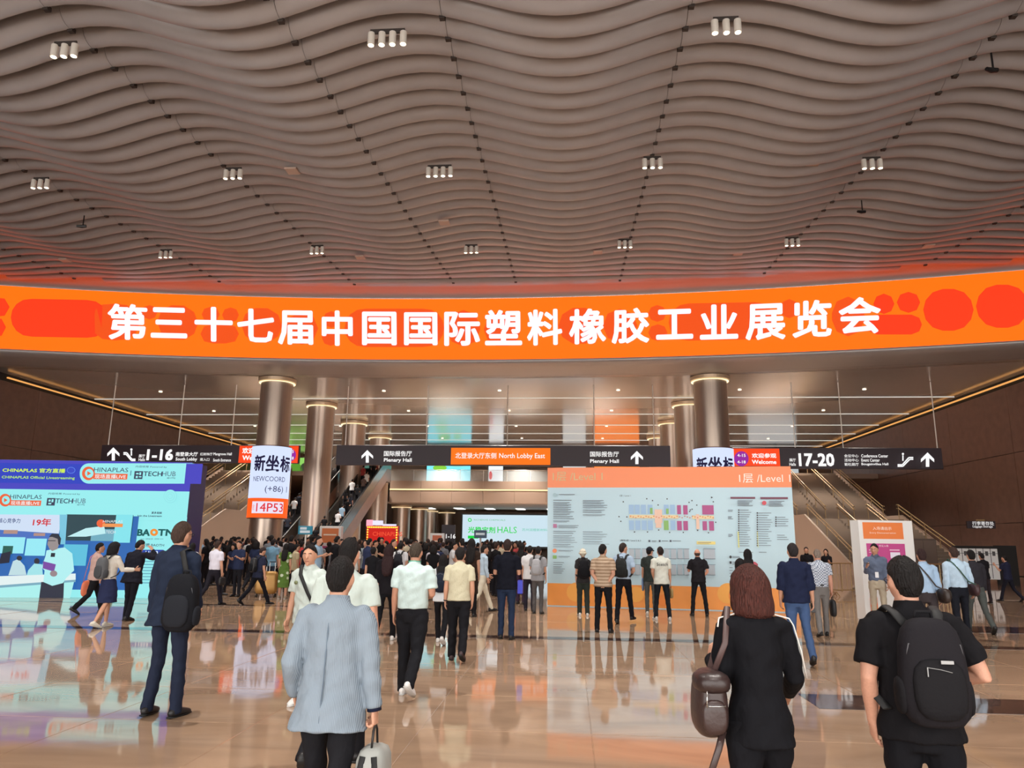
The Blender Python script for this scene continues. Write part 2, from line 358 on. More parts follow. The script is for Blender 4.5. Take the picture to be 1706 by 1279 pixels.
# side walls built of large metal panels
for side, X, s in (('left', -35.6, 1), ('right', 26.6, -1)):
    w = struct(MB().box((X-.4 if s > 0 else X, 38.9, 0), (X if s > 0 else X+.4, 98, HC)).build('wall_'+side, DARK))
    for j, Y in enumerate(np.arange(39, 93, 7.2)):
        for k, (za, zb) in enumerate(((0.05, 3.1), (3.13, 7.2), (7.23, 11.2))):
            MB().box((X if s > 0 else X-.08, Y+.015, za), (X+.08 if s > 0 else X, Y+7.185, zb), .01).build('wall_panel', BRONZE, w)
    struct(MB().box((X+.08*s-.06, 43.2, 11.42), (X+.08*s+.06, 97, 11.5)).build('trim_%d' % (14 if s > 0 else 15), flat((255, 180, 100), .9)))
struct(MB().box((-36, 98, 0), (27, 98.4, HC)).build('wall_back', mat('far wall', (150, 130, 116), .5, .2)))
# outer hall side walls
struct(MB().box((-48.4, -14, 0), (-48, 42, 17)).build('wall_left', mat('hall wall', (120, 102, 92), .6)))
struct(MB().box((40, -14, 0), (40.4, 42, 17)).build('wall_right', mat('hall wall', (120, 102, 92), .6)))
struct(MB().box((-48.4, 38.6, 0), (-35.6, 38.9, 17.5)).build('wall_front', mat('hall wall', (120, 102, 92), .6)))
struct(MB().box((26.6, 38.6, 0), (40.4, 38.9, 17.5)).build('wall_front', mat('hall wall', (120, 102, 92), .6)))
# columns
COLM = mat('brushed bronze column', (190, 172, 158), .33, .8, bump=.02, scale=3, stretch=(6, 6, .1), var=.08)
def column(x, y, lab, r=1.0, z1=HC):
    e = empty('column', (x, y, 0)); tag(e, lab, 'column', 'bronze lobby columns')
    MB().tube([(0, 0, 0), (0, 0, z1-.28)], r, 48, side=(1, 0, 0)).build('shaft', COLM, e, True).data.set_sharp_from_angle(angle=R(40))
    MB().tube([(0, 0, 0), (0, 0, .2)], r+.03, 48, side=(1, 0, 0)).build('base_ring', BRONZE, e)
    MB().tube([(0, 0, z1-.28), (0, 0, z1-.22), (0, 0, z1-.02)], [r*.97, r*1.17, r*1.19], 40, side=(1, 0, 0)).build('capital_ring', mat('pale ring', (196, 170, 140), .4, .3), e)
    MB().tube([(0, 0, z1-.3), (0, 0, z1-.285)], r*1.13, 40, side=(1, 0, 0)).build('light_ring', flat((255, 236, 190), 1.6), e)
    return e
nm = ['nearest', 'second', 'third', 'fourth']
for k, Y in enumerate((45.2, 53.9, 62.6, 71.6)):
    column(-18.7, Y, 'tall round bronze column, %s of the left row' % nm[k]+(', carrying the screen ring' if k == 0 else ''))
    column(8.65, Y, 'tall round bronze column, %s of the right row' % nm[k]+(', behind the map board' if k == 0 else ''))
for k, (px, Y) in enumerate([(668, 79), (697, 84), (715, 90), (744, 94)]):
    p = atY(px, 870, Y); column(p.x, Y, 'bronze column under the mezzanine, %s from the left' % nm[k].replace('nearest', 'first'), .95, 5.3)
def ring(x, y, px0, px1, top, bot, lab, texts, orange):
    e = empty('led_ring', (x, y, 0)); tag(e, lab, 'LED screen', 'screen rings around the columns')
    r = 1.2; zt = atY((px0+px1)/2, top, y-r).z; zb = atY((px0+px1)/2, bot, y-r).z
    MB().tube([(0, 0, zb-.06), (0, 0, zt+.06)], r-.03, 56, side=(1, 0, 0)).build('frame', BRONZE, e)
    def arc(name, a0, a1, z0, z1, m, rr):
        n = max(4, int(abs(a1-a0)/R(5))); v = []
        for i in range(n+1):
            a = a0+(a1-a0)*i/n; v += [(rr*math.sin(a), -rr*math.cos(a), z0), (rr*math.sin(a), -rr*math.cos(a), z1)]
        return MB().add(v, [(2*i, 2*i+2, 2*i+3, 2*i+1) for i in range(n)]).build(name, m, e, True)
    zo = zb+(zt-zb)*.27
    arc('screen', -math.pi, math.pi, zo, zt, flat((214, 226, 255), 1.05), r)
    arc('orange_band', -math.pi, math.pi, zb, zo, flat((255, 98, 30), 1.0), r+.002)
    view = math.atan2(x, y); 
    A = lambda u: (u-.5)*R(116)-view*1.0     # u 0..1 across the side seen from the hall
    h = zo-zb
    arc('number_plate', A(.08), A(.92), zb+.22*h, zb+.82*h, flat((240, 228, 246), 1.0), r+.008)
    for body, u0, u1, v0, v1, c, bold in texts:
        me = text_mesh(body, bold); n = len(me.vertices); co = np.empty(n*3); me.vertices.foreach_get('co', co); co = co.reshape(-1, 3)
        lo, hi = co.min(0), co.max(0); uv = (co[:, :2]-lo[:2])/(hi[:2]-lo[:2]); q = []
        for a, b in uv:
            th = A(u0+(u1-u0)*a); zz = zb+(zt-zb)*(v0+(v1-v0)*b); q.append(((r+.03)*math.sin(th), -(r+.03)*math.cos(th), zz))
        me.vertices.foreach_set('co', np.array(q).ravel()); me.update(); link('lettering', me, flat(c, 1.0), e)
    return e
TX_ = [("新", .05, .36, .64, .87, (30, 24, 60), .03), ("坐", .37, .70, .64, .87, (30, 24, 60), .03), ("标", .72, 1.06, .64, .87, (30, 24, 60), .03),
       ("NEWCOORD", .06, .90, .50, .57, (70, 72, 110), .0), ("(+86) 1", .40, 1.0, .33, .44, (60, 62, 100), .0),
       ("14P53", .22, .90, .08, .20, (225, 50, 60), .01), ("展位", .11, .17, .10, .18, (240, 120, 90), 0)]
ring(-18.7, 45.2, 415, 480, 742, 862, 'lit white and orange screen ring around the nearest left column', TX_, True)
ring(8.65, 45.2, 1152, 1216, 745, 865, 'lit white screen ring around the right column, mostly hidden by the map board', TX_, True)
# ------------------------------------------------------------------ hanging signs
PURP = mat('aubergine sign', (44, 26, 36), .45)
def hangsign(px0, px1, yt0, yb0, yt1, yb1, Y, lab):
    a = atY(px0, yt0, Y); b = atY(px1, yt1, Y); zt = (a.z+b.z)/2; zb = (atY(px0, yb0, Y).z+atY(px1, yb1, Y).z)/2
    e = empty('hanging_sign', ((a.x+b.x)/2, Y, zb)); tag(e, lab, 'sign', 'hanging direction signs'); bpy.context.view_layer.update()
    w = (b.x-a.x)/2
    MB().box((-w, -.1, 0), (w, .14, zt-zb), .02).build('panel', PURP, e)
    f = Face((e.location.x, Y-.1, 0), (0, -1, 0), e, 1.0); f.gap = .012
    return e, f, zt-zb
def arrow(f, cx, cy, h, c=(255, 255, 255)):
    w = h*.46; t = h*.15; y0 = cy-h/2; y1 = cy+h/2
    f.polys('arrow', [[(cx, y0), (cx+w, y0+w), (cx+w, y0+w+t*1.5), (cx, y0+t*2.0)], [(cx, y0), (cx, y0+t*2.0), (cx-w, y0+w+t*1.5), (cx-w, y0+w)], [(cx-t*.8, y0+t), (cx+t*.8, y0+t), (cx+t*.8, y1), (cx-t*.8, y1)]], c)
def escal(f, x0, y0, x1, y1, flip=1):
    # escalator symbol: stepped outline with a figure
    def P(u, v): return (x0+(x1-x0)*(u if flip > 0 else 1-u), y1-(y1-y0)*v)
    seg = [((0, .12), (.3, .12)), ((.3, .12), (.72, .72)), ((.72, .72), (1, .72)), ((0, .0), (.34, .0)), ((.34, 0), (.78, .58)), ((.78, .58), (1, .58)), ((.34, .45), (.34, .9))]
    L = []
    for a, b in seg:
        A_, B_ = P(*a), P(*b); dx, dy = B_[0]-A_[0], B_[1]-A_[1]; l = math.hypot(dx, dy); nx, ny = -dy/l*1.1, dx/l*1.1
        L.append([(A_[0]+nx, A_[1]+ny), (B_[0]+nx, B_[1]+ny), (B_[0]-nx, B_[1]-ny), (A_[0]-nx, A_[1]-ny)])
    f.polys('escalator_symbol', L, (255, 255, 255)); f.discs('escalator_symbol', [(*P(.34, 1.02), 1.9, 1.9)], (255, 255, 255), f.lay)
WHT = (255, 252, 250); ORG = (255, 120, 16); REDO = (255, 72, 24); VIO = (150, 40, 160)
e, f, h = hangsign(172, 500, 740, 770, 743, 773, 46.8, 'dark hanging sign pointing to Halls 1-16 on the left')
arrow(f, 189, 756, 22); escal(f, 206, 749, 226, 767, -1)
f.text('1-16', (246, 748, 288, 767), WHT, .05); f.text('展厅', (232, 757, 242, 762), WHT, .02); f.text('Halls', (232, 763, 242, 768), WHT, .02)
f.text('南登录大厅', (294, 753, 330, 760), WHT, .03); f.text('South Lobby', (294, 762, 329, 769), WHT, .03)
f.text('红树林厅', (335, 754, 355, 759), WHT, .01); f.text('Mangrove Hall', (357, 754, 387, 760), WHT, .02); f.text('南入口', (335, 763, 350, 768), WHT, .01); f.text('South Entrance', (357, 764, 386, 769), WHT, .02)
f.rects('orange_panel', [(401, 743, 497, 771.5)], REDO); f.discs('date_disc', [(485, 758, 9.5, 10.5)], VIO); f.text('欢迎参观', (406, 746, 446, 756), WHT, .04); f.text('Welcome', (406, 759, 450, 767), WHT, .04)
f.text('4-15', (480, 750, 491, 755), WHT, .02); f.text('4-18', (480, 761, 491, 766), WHT, .02)
for px in (180, 297, 385): p0 = e.matrix_world.inverted() @ atY(px, 742, 46.8); MB().rod((p0.x, .02, h), (p0.x, .02, HC-e.location.z), .035, 8).build('hanger_rod', mat('pale rod', (205, 198, 190), .35, .4), e)
e, f, h = hangsign(562, 1116, 742, 776, 742, 776, 47.4, 'dark hanging sign with orange North Lobby East panel in the centre')
arrow(f, 612, 760, 21); arrow(f, 1061, 762, 22)
f.text('国际报告厅', (640, 751, 686, 760), WHT, .02); f.text('Plenary Hall', (640, 763, 686, 771), WHT, .03)
f.text('国际报告厅', (983, 752, 1031, 761), WHT, .02); f.text('Plenary Hall', (983, 765, 1031, 773), WHT, .03)
f.rects('orange_panel', [(752, 746, 917, 774.5)], ORG); f.text('北登录大厅东侧', (759, 754, 827, 764), WHT, .01); f.text('North Lobby East', (832, 755, 908, 766), WHT, .01)
for px in (575, 710, 845, 1090, 990): p0 = e.matrix_world.inverted() @ atY(px, 742, 47.4); MB().rod((p0.x, .02, h), (p0.x, .02, HC-e.location.z), .035, 8).build('hanger_rod', mat('pale rod', (205, 198, 190), .35, .4), e)
e, f, h = hangsign(1196, 1567, 744, 779, 748, 783, 46.8, 'dark hanging sign pointing to Halls 17-20 on the right')
f.rects('orange_panel', [(1200, 747, 1300, 776.5)], REDO); f.discs('date_disc', [(1235, 764, 12, 12.5)], VIO); f.discs('date_disc', [(1212, 764, 7, 11)], (190, 44, 140))
f.text('4-15', (1228, 756, 1242, 761), WHT, .02); f.text('4-18', (1228, 767, 1242, 772), WHT, .02); f.text('欢迎参观', (1252, 755, 1293, 763), WHT, .03); f.text('Welcome', (1252, 766, 1293, 773), WHT, .04)
f.text('17-20', (1329, 755, 1390, 777), WHT, .045); f.text('展厅', (1314, 764, 1325, 769), WHT, .02); f.text('Halls', (1314, 771, 1325, 776), WHT, .02)
for k, (a, b) in enumerate((('会议中心', 'Conference Center'), ('活动中心', 'Event Center'), ('簕杜鹃厅', 'Bougainvillea Hall'))):
    y = 757+7.1*k; f.text(a, (1405, y, 1429, y+5.2), WHT, .01); f.text(b, (1433, y, 1478 if k != 1 else 1464, y+5.4), WHT, .02)
escal(f, 1493, 757, 1519, 777); arrow(f, 1542.5, 766, 24)
for px in (1325, 1405, 1562): p0 = e.matrix_world.inverted() @ atY(px, 747, 46.8); MB().rod((p0.x, .02, h), (p0.x, .02, HC-e.location.z), .035, 8).build('hanger_rod', mat('pale rod', (205, 198, 190), .35, .4), e)
# ------------------------------------------------------------------ mezzanine, far screens
MZ = empty('mezzanine', (-4, 75, 0)); struct(MZ)
za, zb_ = atY(780, 838, 75).z, atY(780, 801, 75).z
x0, x1 = atY(649, 820, 75).x, 10.5
CREAM = mat('beige cladding', (150, 128, 112), .45, .25)
def mzp(mb, name, m): o = mb.build(name, m, MZ); o.matrix_parent_inverse = Matrix.Translation((4, -75, 0)); return o
zm = atY(780, 816, 75).z
nb = 9
for k in range(nb):
    xa = x0+(x1-x0)*k/nb; xb = x0+(x1-x0)*(k+1)/nb
    mzp(MB().box((xa+.01, 75, za), (xb-.01, 75.3, zm-.06), .01), 'fascia_panel', CREAM); mzp(MB().box((xa+.01, 75.05, zm+.1), (xb-.01, 75.35, zb_), .01), 'fascia_panel', CREAM)
mzp(MB().box((x0, 75.2, za+.1), (x1, 92, zb_-.1)), 'slab', CREAM)
mzp(MB().box((x0, 74.95, zm-.04), (x1, 75.1, zm+.08)), 'light_strip', flat((255, 226, 170), 1.5))
GL = bpy.data.materials.new('balustrade glass'); GL.use_nodes = True; gb = GL.node_tree.nodes['Principled BSDF']
gb.inputs['Base Color'].default_value = (.8, .85, .84, 1); gb.inputs['Roughness'].default_value = .03; gb.inputs['Alpha'].default_value = .22
for k in range(12):
    xa = x0+(x1-x0)*k/12; xb = x0+(x1-x0)*(k+1)/12
    mzp(MB().box((xa+.03, 75.15, zb_), (xb-.03, 75.18, zb_+1.05)), 'glass_panel', GL)
    mzp(MB().box((xa-.02, 75.12, zb_), (xa+.02, 75.2, zb_+1.1)), 'post', mat('pale rod', (205, 198, 190), .35, .4))
mzp(MB().rod((x0, 75.16, zb_+1.12), (x1, 75.16, zb_+1.12), .03), 'handrail', mat('pale rod', (205, 198, 190), .35, .4))
# backdrop screens upstairs
def screen_at(px0, px1, Y, z0, z1, c, lab, shapes=()):
    a = atY(px0, 780, Y); b = atY(px1, 780, Y); e = empty('wall_screen', ((a.x+b.x)/2, Y, z0)); tag(e, lab, 'screen'); w = (b.x-a.x)/2
    MB().box((-w-.1, .02, -.1), (w+.1, .25, z1-z0+.1)).build('frame', mat('black plastic', (20, 20, 22), .4), e)
    MB().quad((-w, 0, 0), (w, 0, 0), (w, 0, z1-z0), (-w, 0, z1-z0)).build('screen', flat(c, 1.25), e)
    for kind, u, v, ru, rv, cc in shapes:
        n = 14; pts = [(-w+2*w*(u+ru*math.cos(2*math.pi*k/n)), -.02, (z1-z0)*(v+rv*math.sin(2*math.pi*k/n))) for k in range(n)]
        MB().add(pts, [tuple(range(n))]).build(kind, flat(cc, 1.0), e)
    return e
screen_at(711, 784, 80, 7.9, 11.2, (120, 222, 240), 'blue screen showing green leaves, beyond the mezzanine rail',
          [('leaf_shape', .38, .82, .16, .1, (120, 205, 40)), ('leaf_shape', .68, .80, .10, .07, (130, 215, 60)), ('leaf_shape', .3, .45, .16, .1, (140, 215, 70)), ('skyline_shape', .7, .56, .3, .06, (150, 205, 180))])
screen_at(990, 1066, 80, 7.9, 11.2, (255, 130, 40), 'orange screen on the upper back wall, behind the map board')
screen_at(814, 838, 81, 7.9, 11.0, (225, 235, 240), 'narrow white screen behind the mezzanine rail', [('red_shape', .15, .25, .12, .15, (230, 60, 80))])
screen_at(938, 976, 80, 7.9, 11.2, (190, 196, 196), 'pale grey screen on the upper back wall')
screen_at(1250, 1330, 80, 7.9, 11.2, (170, 176, 178), 'pale window screen at the upper back wall, right')
screen_at(478, 515, 88, 8.2, 11.3, (130, 190, 90), 'bright garden window at the upper left beyond the escalators', [('tree_shape', .4, .5, .3, .3, (90, 150, 50)), ('tree_shape', .8, .6, .2, .2, (60, 70, 50))])
# long LED wall under the mezzanine
e = empty('led_wall', (-8, 90, 0)); tag(e, 'wide white LED wall with green lettering HALS under the mezzanine', 'LED screen'); bpy.context.view_layer.update()
f = Face((0, 89.8, 0), (0, -1, 0), e, 1.0); f.gap = .03
f.box('frame', (769, 855, 1010, 915), .4, mat('black plastic', (20, 20, 22), .4)); f.rects('screen', [(771, 857, 1008, 912)], (205, 228, 240))
GR = (20, 215, 70); f.text('光稳定剂', (780, 877, 825, 888), GR, .03); f.text('HALS', (829, 877, 861, 888), GR, .0); f.text('苏州润稷新材料', (870, 880, 912, 885), (90, 200, 170), .0)
f.discs('logo', [(783, 866, 3.2, 3.2)], GR); f.discs('logo', [(783, 866, 1.8, 1.8)], (205, 228, 240)); f.text('RICHENYE CHEMICALS', (790, 864.5, 842, 867.5), (90, 190, 120), 0)
f.rects('green_tag', [(780, 892, 797, 897)], GR)
CW = mat('pale ceiling under mezzanine', (190, 180, 168), .6)
struct(MB().box((-19, 76, 5.35), (10, 97, 5.5)).build('ceiling', CW))
for k in range(7):
    o = MB().box((-17+3.6*k, 86, 5.28), (-16+3.6*k, 89, 5.34)).build('ceiling_light', flat((235, 240, 235), 2.2)); tag(o, 'rectangular white ceiling light under the mezzanine', 'ceiling light', 'ceiling lights under the mezzanine')
# ------------------------------------------------------------------ stairs and escalators
RAIL = mat('brass rail', (150, 124, 88), .35, .7)
def stair(cx, w, y0, y1, z1, name, lab, cat):
    e = empty(name, (cx, y0, 0)); tag(e, lab, cat); D = y1-y0; n = 42
    def zz(t): return z1*(t/.42*.45 if t < .42 else .45 if t < .54 else .45+(t-.54)/.46*.55)
    mb = MB(); ps = [(0, 0)]
    for k in range(n):
        t0, t1 = k/n, (k+1)/n; z = zz(t1); ps += [(t0*D, z), (t1*D, z)]
    for i in range(len(ps)-1):
        a, b = ps[i], ps[i+1]; mb.quad((-w, a[0], a[1]), (w, a[0], a[1]), (w, b[0], b[1]), (-w, b[0], b[1]))
    mb.build('flight', mat('stair stone', (112, 96, 82), .5), e)
    for s in (-1, 1):
        sb = MB(); q = [(0, 0), (0, .25)]+[(t*D, zz(t)+.3) for t in (.42, .54, 1)]+[(D, 0)]
        for dx in (0, .12): sb.v += [(s*(w+dx), a, b) for a, b in q]
        m = len(q); sb.f += [tuple(range(m)), tuple(range(2*m-1, m-1, -1))]+[(i, (i+1) % m, m+(i+1) % m, m+i) for i in range(m)]
        sb.build('stringer', CREAM, e)
    for s in (-1, -.33, .33, 1):
        x = s*(w-.15)
        for a, b in ((0, .42), (.54, 1)):
            for hh in (.75, 1.0):
                MB().tube([(x, a*D-.3, zz(a)+hh), (x, a*D, zz(a)+hh), (x, b*D, zz(b)+hh), (x, b*D+.3, zz(b)+hh)], .035, 8).build('handrail', RAIL, e)
            for k in range(6):
                t = a+(b-a)*k/5; MB().rod((x, t*D, zz(t)), (x, t*D, zz(t)+1.0), .028, 6).build('post', RAIL, e)
    return e
stair(-28.6, 3.2, 44.5, 66, 7.7, 'staircase', 'wide beige staircase with brass rails rising along the left wall', 'staircase')
stair(19.6, 3.2, 44.5, 66, 7.7, 'staircase', 'wide beige staircase with brass rails rising along the right wall', 'staircase')
struct(MB().box((-35.5, 66, 7.3), (-19, 75, 7.7)).build('floor', CREAM)); struct(MB().box((10.5, 66, 7.3), (26.5, 80, 7.7)).build('floor', CREAM)); struct(MB().box((-35.5, 75, 7.3), (-19, 97, 7.7)).build('floor', CREAM))
def escalator(cx, lab):
    e = empty('escalator', (cx, 50, 0)); tag(e, lab, 'escalator'); D, Z = 16.0, 7.7; w = .75
    q = [(-1.6, 0), (-1.6, .15), (0, .25), (D, Z+.25), (D+1.5, Z+.25), (D+1.5, Z-.9), (D, Z-.9), (2.2, 0)]
    mb = MB()
    for s in (-w, w): mb.v += [(s, a, b) for a, b in q]
    m = len(q); mb.f += [tuple(range(m)), tuple(range(2*m-1, m-1, -1))]+[(i, (i+1) % m, m+(i+1) % m, m+i) for i in range(m)]
    mb.build('truss', BRONZE, e)
    for s in (-w-.02, w+.02):
        g = MB(); pt = [(-1.5, .2), (-1.5, 1.1), (0, 1.2), (D, Z+1.2), (D+1.4, Z+1.2), (D+1.4, Z+.25), (D, Z+.25), (0, .25)]
        for dx in (-.02, .02): g.v += [(s+dx, a, b) for a, b in pt]
        m = len(pt); g.f += [tuple(range(m)), tuple(range(2*m-1, m-1, -1))]+[(i, (i+1) % m, m+(i+1) % m, m+i) for i in range(m)]
        g.build('balustrade', mat('balustrade panel', (78, 70, 64), .2, .5), e)
        MB().tube([(s, -1.5, .5), (s, -1.6, 1.0), (s, -1.2, 1.22), (s, 0, 1.3), (s, D, Z+1.3), (s, D+1.5, Z+1.25)], .05, 8).build('handrail', mat('black plastic', (20, 20, 22), .4), e)
    st = MB()
    for k in range(38):
        a = k/38*D; b = (k+1)/38*D; z = .25+(k+1)/38*Z; st.box((-w+.05, a, z-.4), (w-.05, b, z))
    o = st.build('steps', mat('dark step', (60, 58, 58), .5, .4), e)
    return e
ESC = [(-20.6, 'left-hand escalator packed with people beyond the nearest column'), (-17.2, 'right-hand escalator packed with people behind the second column')]
for cx, lab in ESC: escalator(cx, lab)
# ------------------------------------------------------------------ printed map board (right)
WHITE = mat('white painted panel', (226, 224, 222), .4)
MAPB = mat('dark frame grey', (92, 88, 88), .5)
P0, P1 = atZ(912, 1009, 0), atZ(1333, 1021, 0); d = (P1-P0).normalized(); N = Vector((d.y, -d.x, 0))
e = empty('map_board', (P0+P1)/2); bpy.context.view_layer.update()
tag(e, 'large freestanding map board with orange top, pale blue map and orange base', 'map board')
f = Face(P0, N, e, .86, lit=True); TOP = 3.78
def upbox(f, e, P0, P1, z0, z1, depth, m, name='panel'):
    b = Vector(f.N)*-depth; q = [Vector((P.x, P.y, z)) for z in (z0, z1) for P in (P0, P1)]
    v = [q[0], q[1], q[3], q[2]]; v += [p+b for p in v]
    return f.fix(MB().add(v, [(0, 1, 2, 3), (7, 6, 5, 4), (1, 0, 4, 5), (2, 1, 5, 6), (3, 2, 6, 7), (0, 3, 7, 4)]).build(name, m, e))
PALE = (184, 212, 224)
f.lit = False
upbox(f, e, P0, P1, 0, TOP, .45, ink(PALE), 'board')
zt, zb = f.pt(912, 812, 0).z, f.pt(914, 971, 0).z
def band(name, z0, z1, c, k=.004):
    v = [Vector((P.x, P.y, z))+f.N*k for z, P in ((z0, P0), (z0, P1), (z1, P1), (z1, P0))]; return f.fix(MB().quad(*v).build(name, c if not isinstance(c, tuple) else ink(c), e))
band('orange_header', zt, TOP, mat('gloss orange print', (236, 124, 58), .3)); band('orange_footer', .02, zb, mat('amber print', (238, 150, 62), .35, var=.12, scale=.8)); f.lay = 2
f.text('1层 /Level 1', (1231, 789, 1317, 804), (250, 236, 226), .0)
f.text('1层 /Level 1', (921, 786, 1004, 801), (214, 190, 140), .0)
f.discs('bubble', [(1060, 990, 13, 13), (1212, 988, 17, 17), (960, 986, 16, 16)], (240, 168, 72)); f.discs('bubble', [(1230, 992, 16, 16), (1105, 1000, 10, 10)], (232, 132, 50))
X7 = lambda x: 800+x/3.967
Y7 = lambda y: 740+y/3.967
X8 = lambda x: 1200+x/3.372
Y8 = lambda y: 740+y/3.372
BL, PU, GN = (150, 184, 218), (168, 70, 130), (130, 178, 96)
f.rects('hall_block', [(X7(a), Y7(399), X7(a+34), Y7(460)) for a in (982, 1021, 1062, 1106, 1213, 1254)]+[(X7(a), Y7(503), X7(a+34), Y7(566)) for a in (983, 1025, 1067, 1108, 1257)], BL)
f.rects('hall_block', [(X7(1300), Y7(402), X7(1328), Y7(462)), (X7(1341), Y7(402), X7(1372), Y7(464)), (X7(1466), Y7(402), X7(1544), Y7(464)), (X7(1300), Y7(506), X7(1333), Y7(568)), (X7(1342), Y7(506), X7(1374), Y7(568)), (X7(1469), Y7(508), X7(1500), Y7(568)), (X7(1511), Y7(508), X7(1546), Y7(570))], PU)
f.rects('hall_block', [(X7(1213), Y7(503), X7(1246), Y7(566)), (X7(1122), Y7(420), X7(1140), Y7(460)), (X7(1228), Y7(425), X7(1246), Y7(460))], GN)
f.rects('corridor_band', [(X7(985), Y7(466), X7(1310), Y7(490)), (X7(1400), Y7(470), X7(1545), Y7(494))], (226, 206, 160))
f.rects('lobby_block', [(X7(1152), Y7(430), X7(1204), Y7(520)), (X7(1160), Y7(520), X7(1198), Y7(552)), (X7(1425), Y7(462), X7(1450), Y7(560))], (226, 190, 170))
f.rects('map_dots', [(X7(a), Y7(472+(i % 3)*5), X7(a+9), Y7(478+(i % 3)*5)) for i, a in enumerate(range(990, 1540, 17))], (206, 120, 80))
f.rects('map_marks', [(X7(a), Y7(b), X7(a+8), Y7(b+8)) for a, b in ((1097, 356), (1135, 368), (1231, 357), (942, 376), (1376, 380), (1395, 368), (1536, 376), (1172, 397), (1427, 398), (914, 474), (926, 505), (1016, 575), (1102, 575), (1176, 562), (1248, 578), (1338, 578), (1433, 564), (1504, 580), (1384, 430), (1396, 425), (1380, 440), (966, 476), (1552, 511))], (44, 44, 54))
f.polys('arrow', [[(X7(1525), Y7(345)), (X7(1525), Y7(358)), (X7(1538), Y7(351))]], (30, 30, 40))
f.rects('lower_hall_block', [(X7(a), Y7(b), X7(a+w), Y7(b+64)) for b in (692, 796) for a, w in ((985, 32), (1026, 32), (1072, 38), (1116, 30), (1218, 30), (1260, 36), (1304, 34), (1346, 34), (1476, 76))], (170, 180, 190))
f.rects('lower_hall_line', [(X7(a), Y7(b), X7(a+w), Y7(b+4)) for b in (688, 754, 792, 860) for a, w in ((980, 82), (1070, 80), (1215, 82), (1302, 80), (1474, 80))], (96, 104, 116))
f.rects('yellow_bar', [(X7(1430), Y7(640), X7(1554), Y7(662))], (232, 214, 130))
f.text('2层和3层 / Level 2 & 3', (X7(924), Y7(628), X7(1062), Y7(642)), (50, 54, 70), .01); f.text('1层 / Level 1', (X7(922), Y7(334), X7(996), Y7(346)), (60, 64, 80), 0)
f.rects('legend_mark', [(X7(1112), Y7(632), X7(1124), Y7(645)), (X7(1180), Y7(632), X7(1192), Y7(645)), (X7(1252), Y7(632), X7(1264), Y7(645))], (60, 66, 86))
f.rects('legend_square', [(X7(484), Y7(526), X7(508), Y7(552))], (176, 110, 150)); f.discs('legend_disc', [(X7(494), Y7(703), 3.6, 3.6)], (236, 140, 96)); f.rects('legend_square', [(X7(482), Y7(733), X7(507), Y7(755))], GN)
f.discs('legend_disc', [(X7(495), Y7(335), 3.2, 3.2)], (160, 190, 200))
sm = []
def lines(x0, y0, w, n, dy, j=.3):
    for k in range(n):
        y = y0+k*dy; l = w*(1-j*random.random()); sm.append((X7(x0), Y7(y), X7(x0+l), Y7(y+4.2))); 
        if random.random() < .7: sm.append((X7(x0), Y7(y+8), X7(x0+l*.85), Y7(y+10.4)))
lines(485, 368, 150, 10, 15.2); lines(680, 370, 170, 7, 15.5); lines(520, 534, 140, 2, 12); lines(485, 572, 160, 8, 14.5); lines(680, 576, 175, 6, 16); lines(520, 698, 130, 1, 12); lines(520, 738, 90, 1, 10); lines(485, 778, 80, 6, 14); lines(522, 330, 130, 1, 12)
lines(1135, 636, 34, 1, 10); lines(1200, 636, 40, 1, 10); lines(1270, 636, 60, 1, 10); lines(1436, 646, 110, 1, 10)
def lines8(x0, y0, w, n, dy):
    for k in range(n): l = w*(1-.4*random.random()); y = y0+k*dy; sm.append((X8(x0), Y8(y), X8(x0+l), Y8(y+3.4)))
lines8(95, 315, 90, 5, 7); lines8(270, 318, 90, 5, 7); lines8(108, 368, 65, 17, 12.5); lines8(212, 384, 80, 15, 13); lines8(316, 408, 70, 5, 12); lines8(316, 508, 70, 3, 12); lines8(42, 368, 30, 2, 7); lines8(42, 405, 30, 3, 6); lines8(44, 504, 28, 3, 6); lines8(66, 628, 44, 2, 6); lines8(66, 658, 50, 3, 7); lines8(105, 604, 120, 1, 8); lines8(215, 604, 60, 1, 8); lines8(50, 690, 30, 4, 16)
o = f.rects('small_print', sm, (104, 112, 124)); o['kind'] = 'stuff'
f.rects('bullet', [(X8(a), Y8(b), X8(a+8), Y8(b+8)) for a, n, b0, dy in ((98, 17, 366, 12.5), (202, 15, 382, 13), (306, 5, 406, 12)) for b in [b0+dy*k for k in range(n)]], (58, 52, 64))
f.rects('yellow_line', [(X8(95), Y8(490), X8(106), Y8(580)), (X8(204), Y8(490), X8(212), Y8(580))], (214, 214, 130))
f.rects('red_heading', [(X8(55), Y8(296), X8(194), Y8(307)), (X8(222), Y8(297), X8(377), Y8(309))], (110, 52, 74)); f.discs('red_icon', [(X8(244), Y8(330), 3.6, 3.6)], (200, 70, 84))
f.discs('pin_icon', [(X8(56), Y8(632), 2, 2.4)], (30, 30, 40)); f.rects('house_icon', [(X8(50), Y8(656), X8(62), Y8(670))], (30, 30, 40))
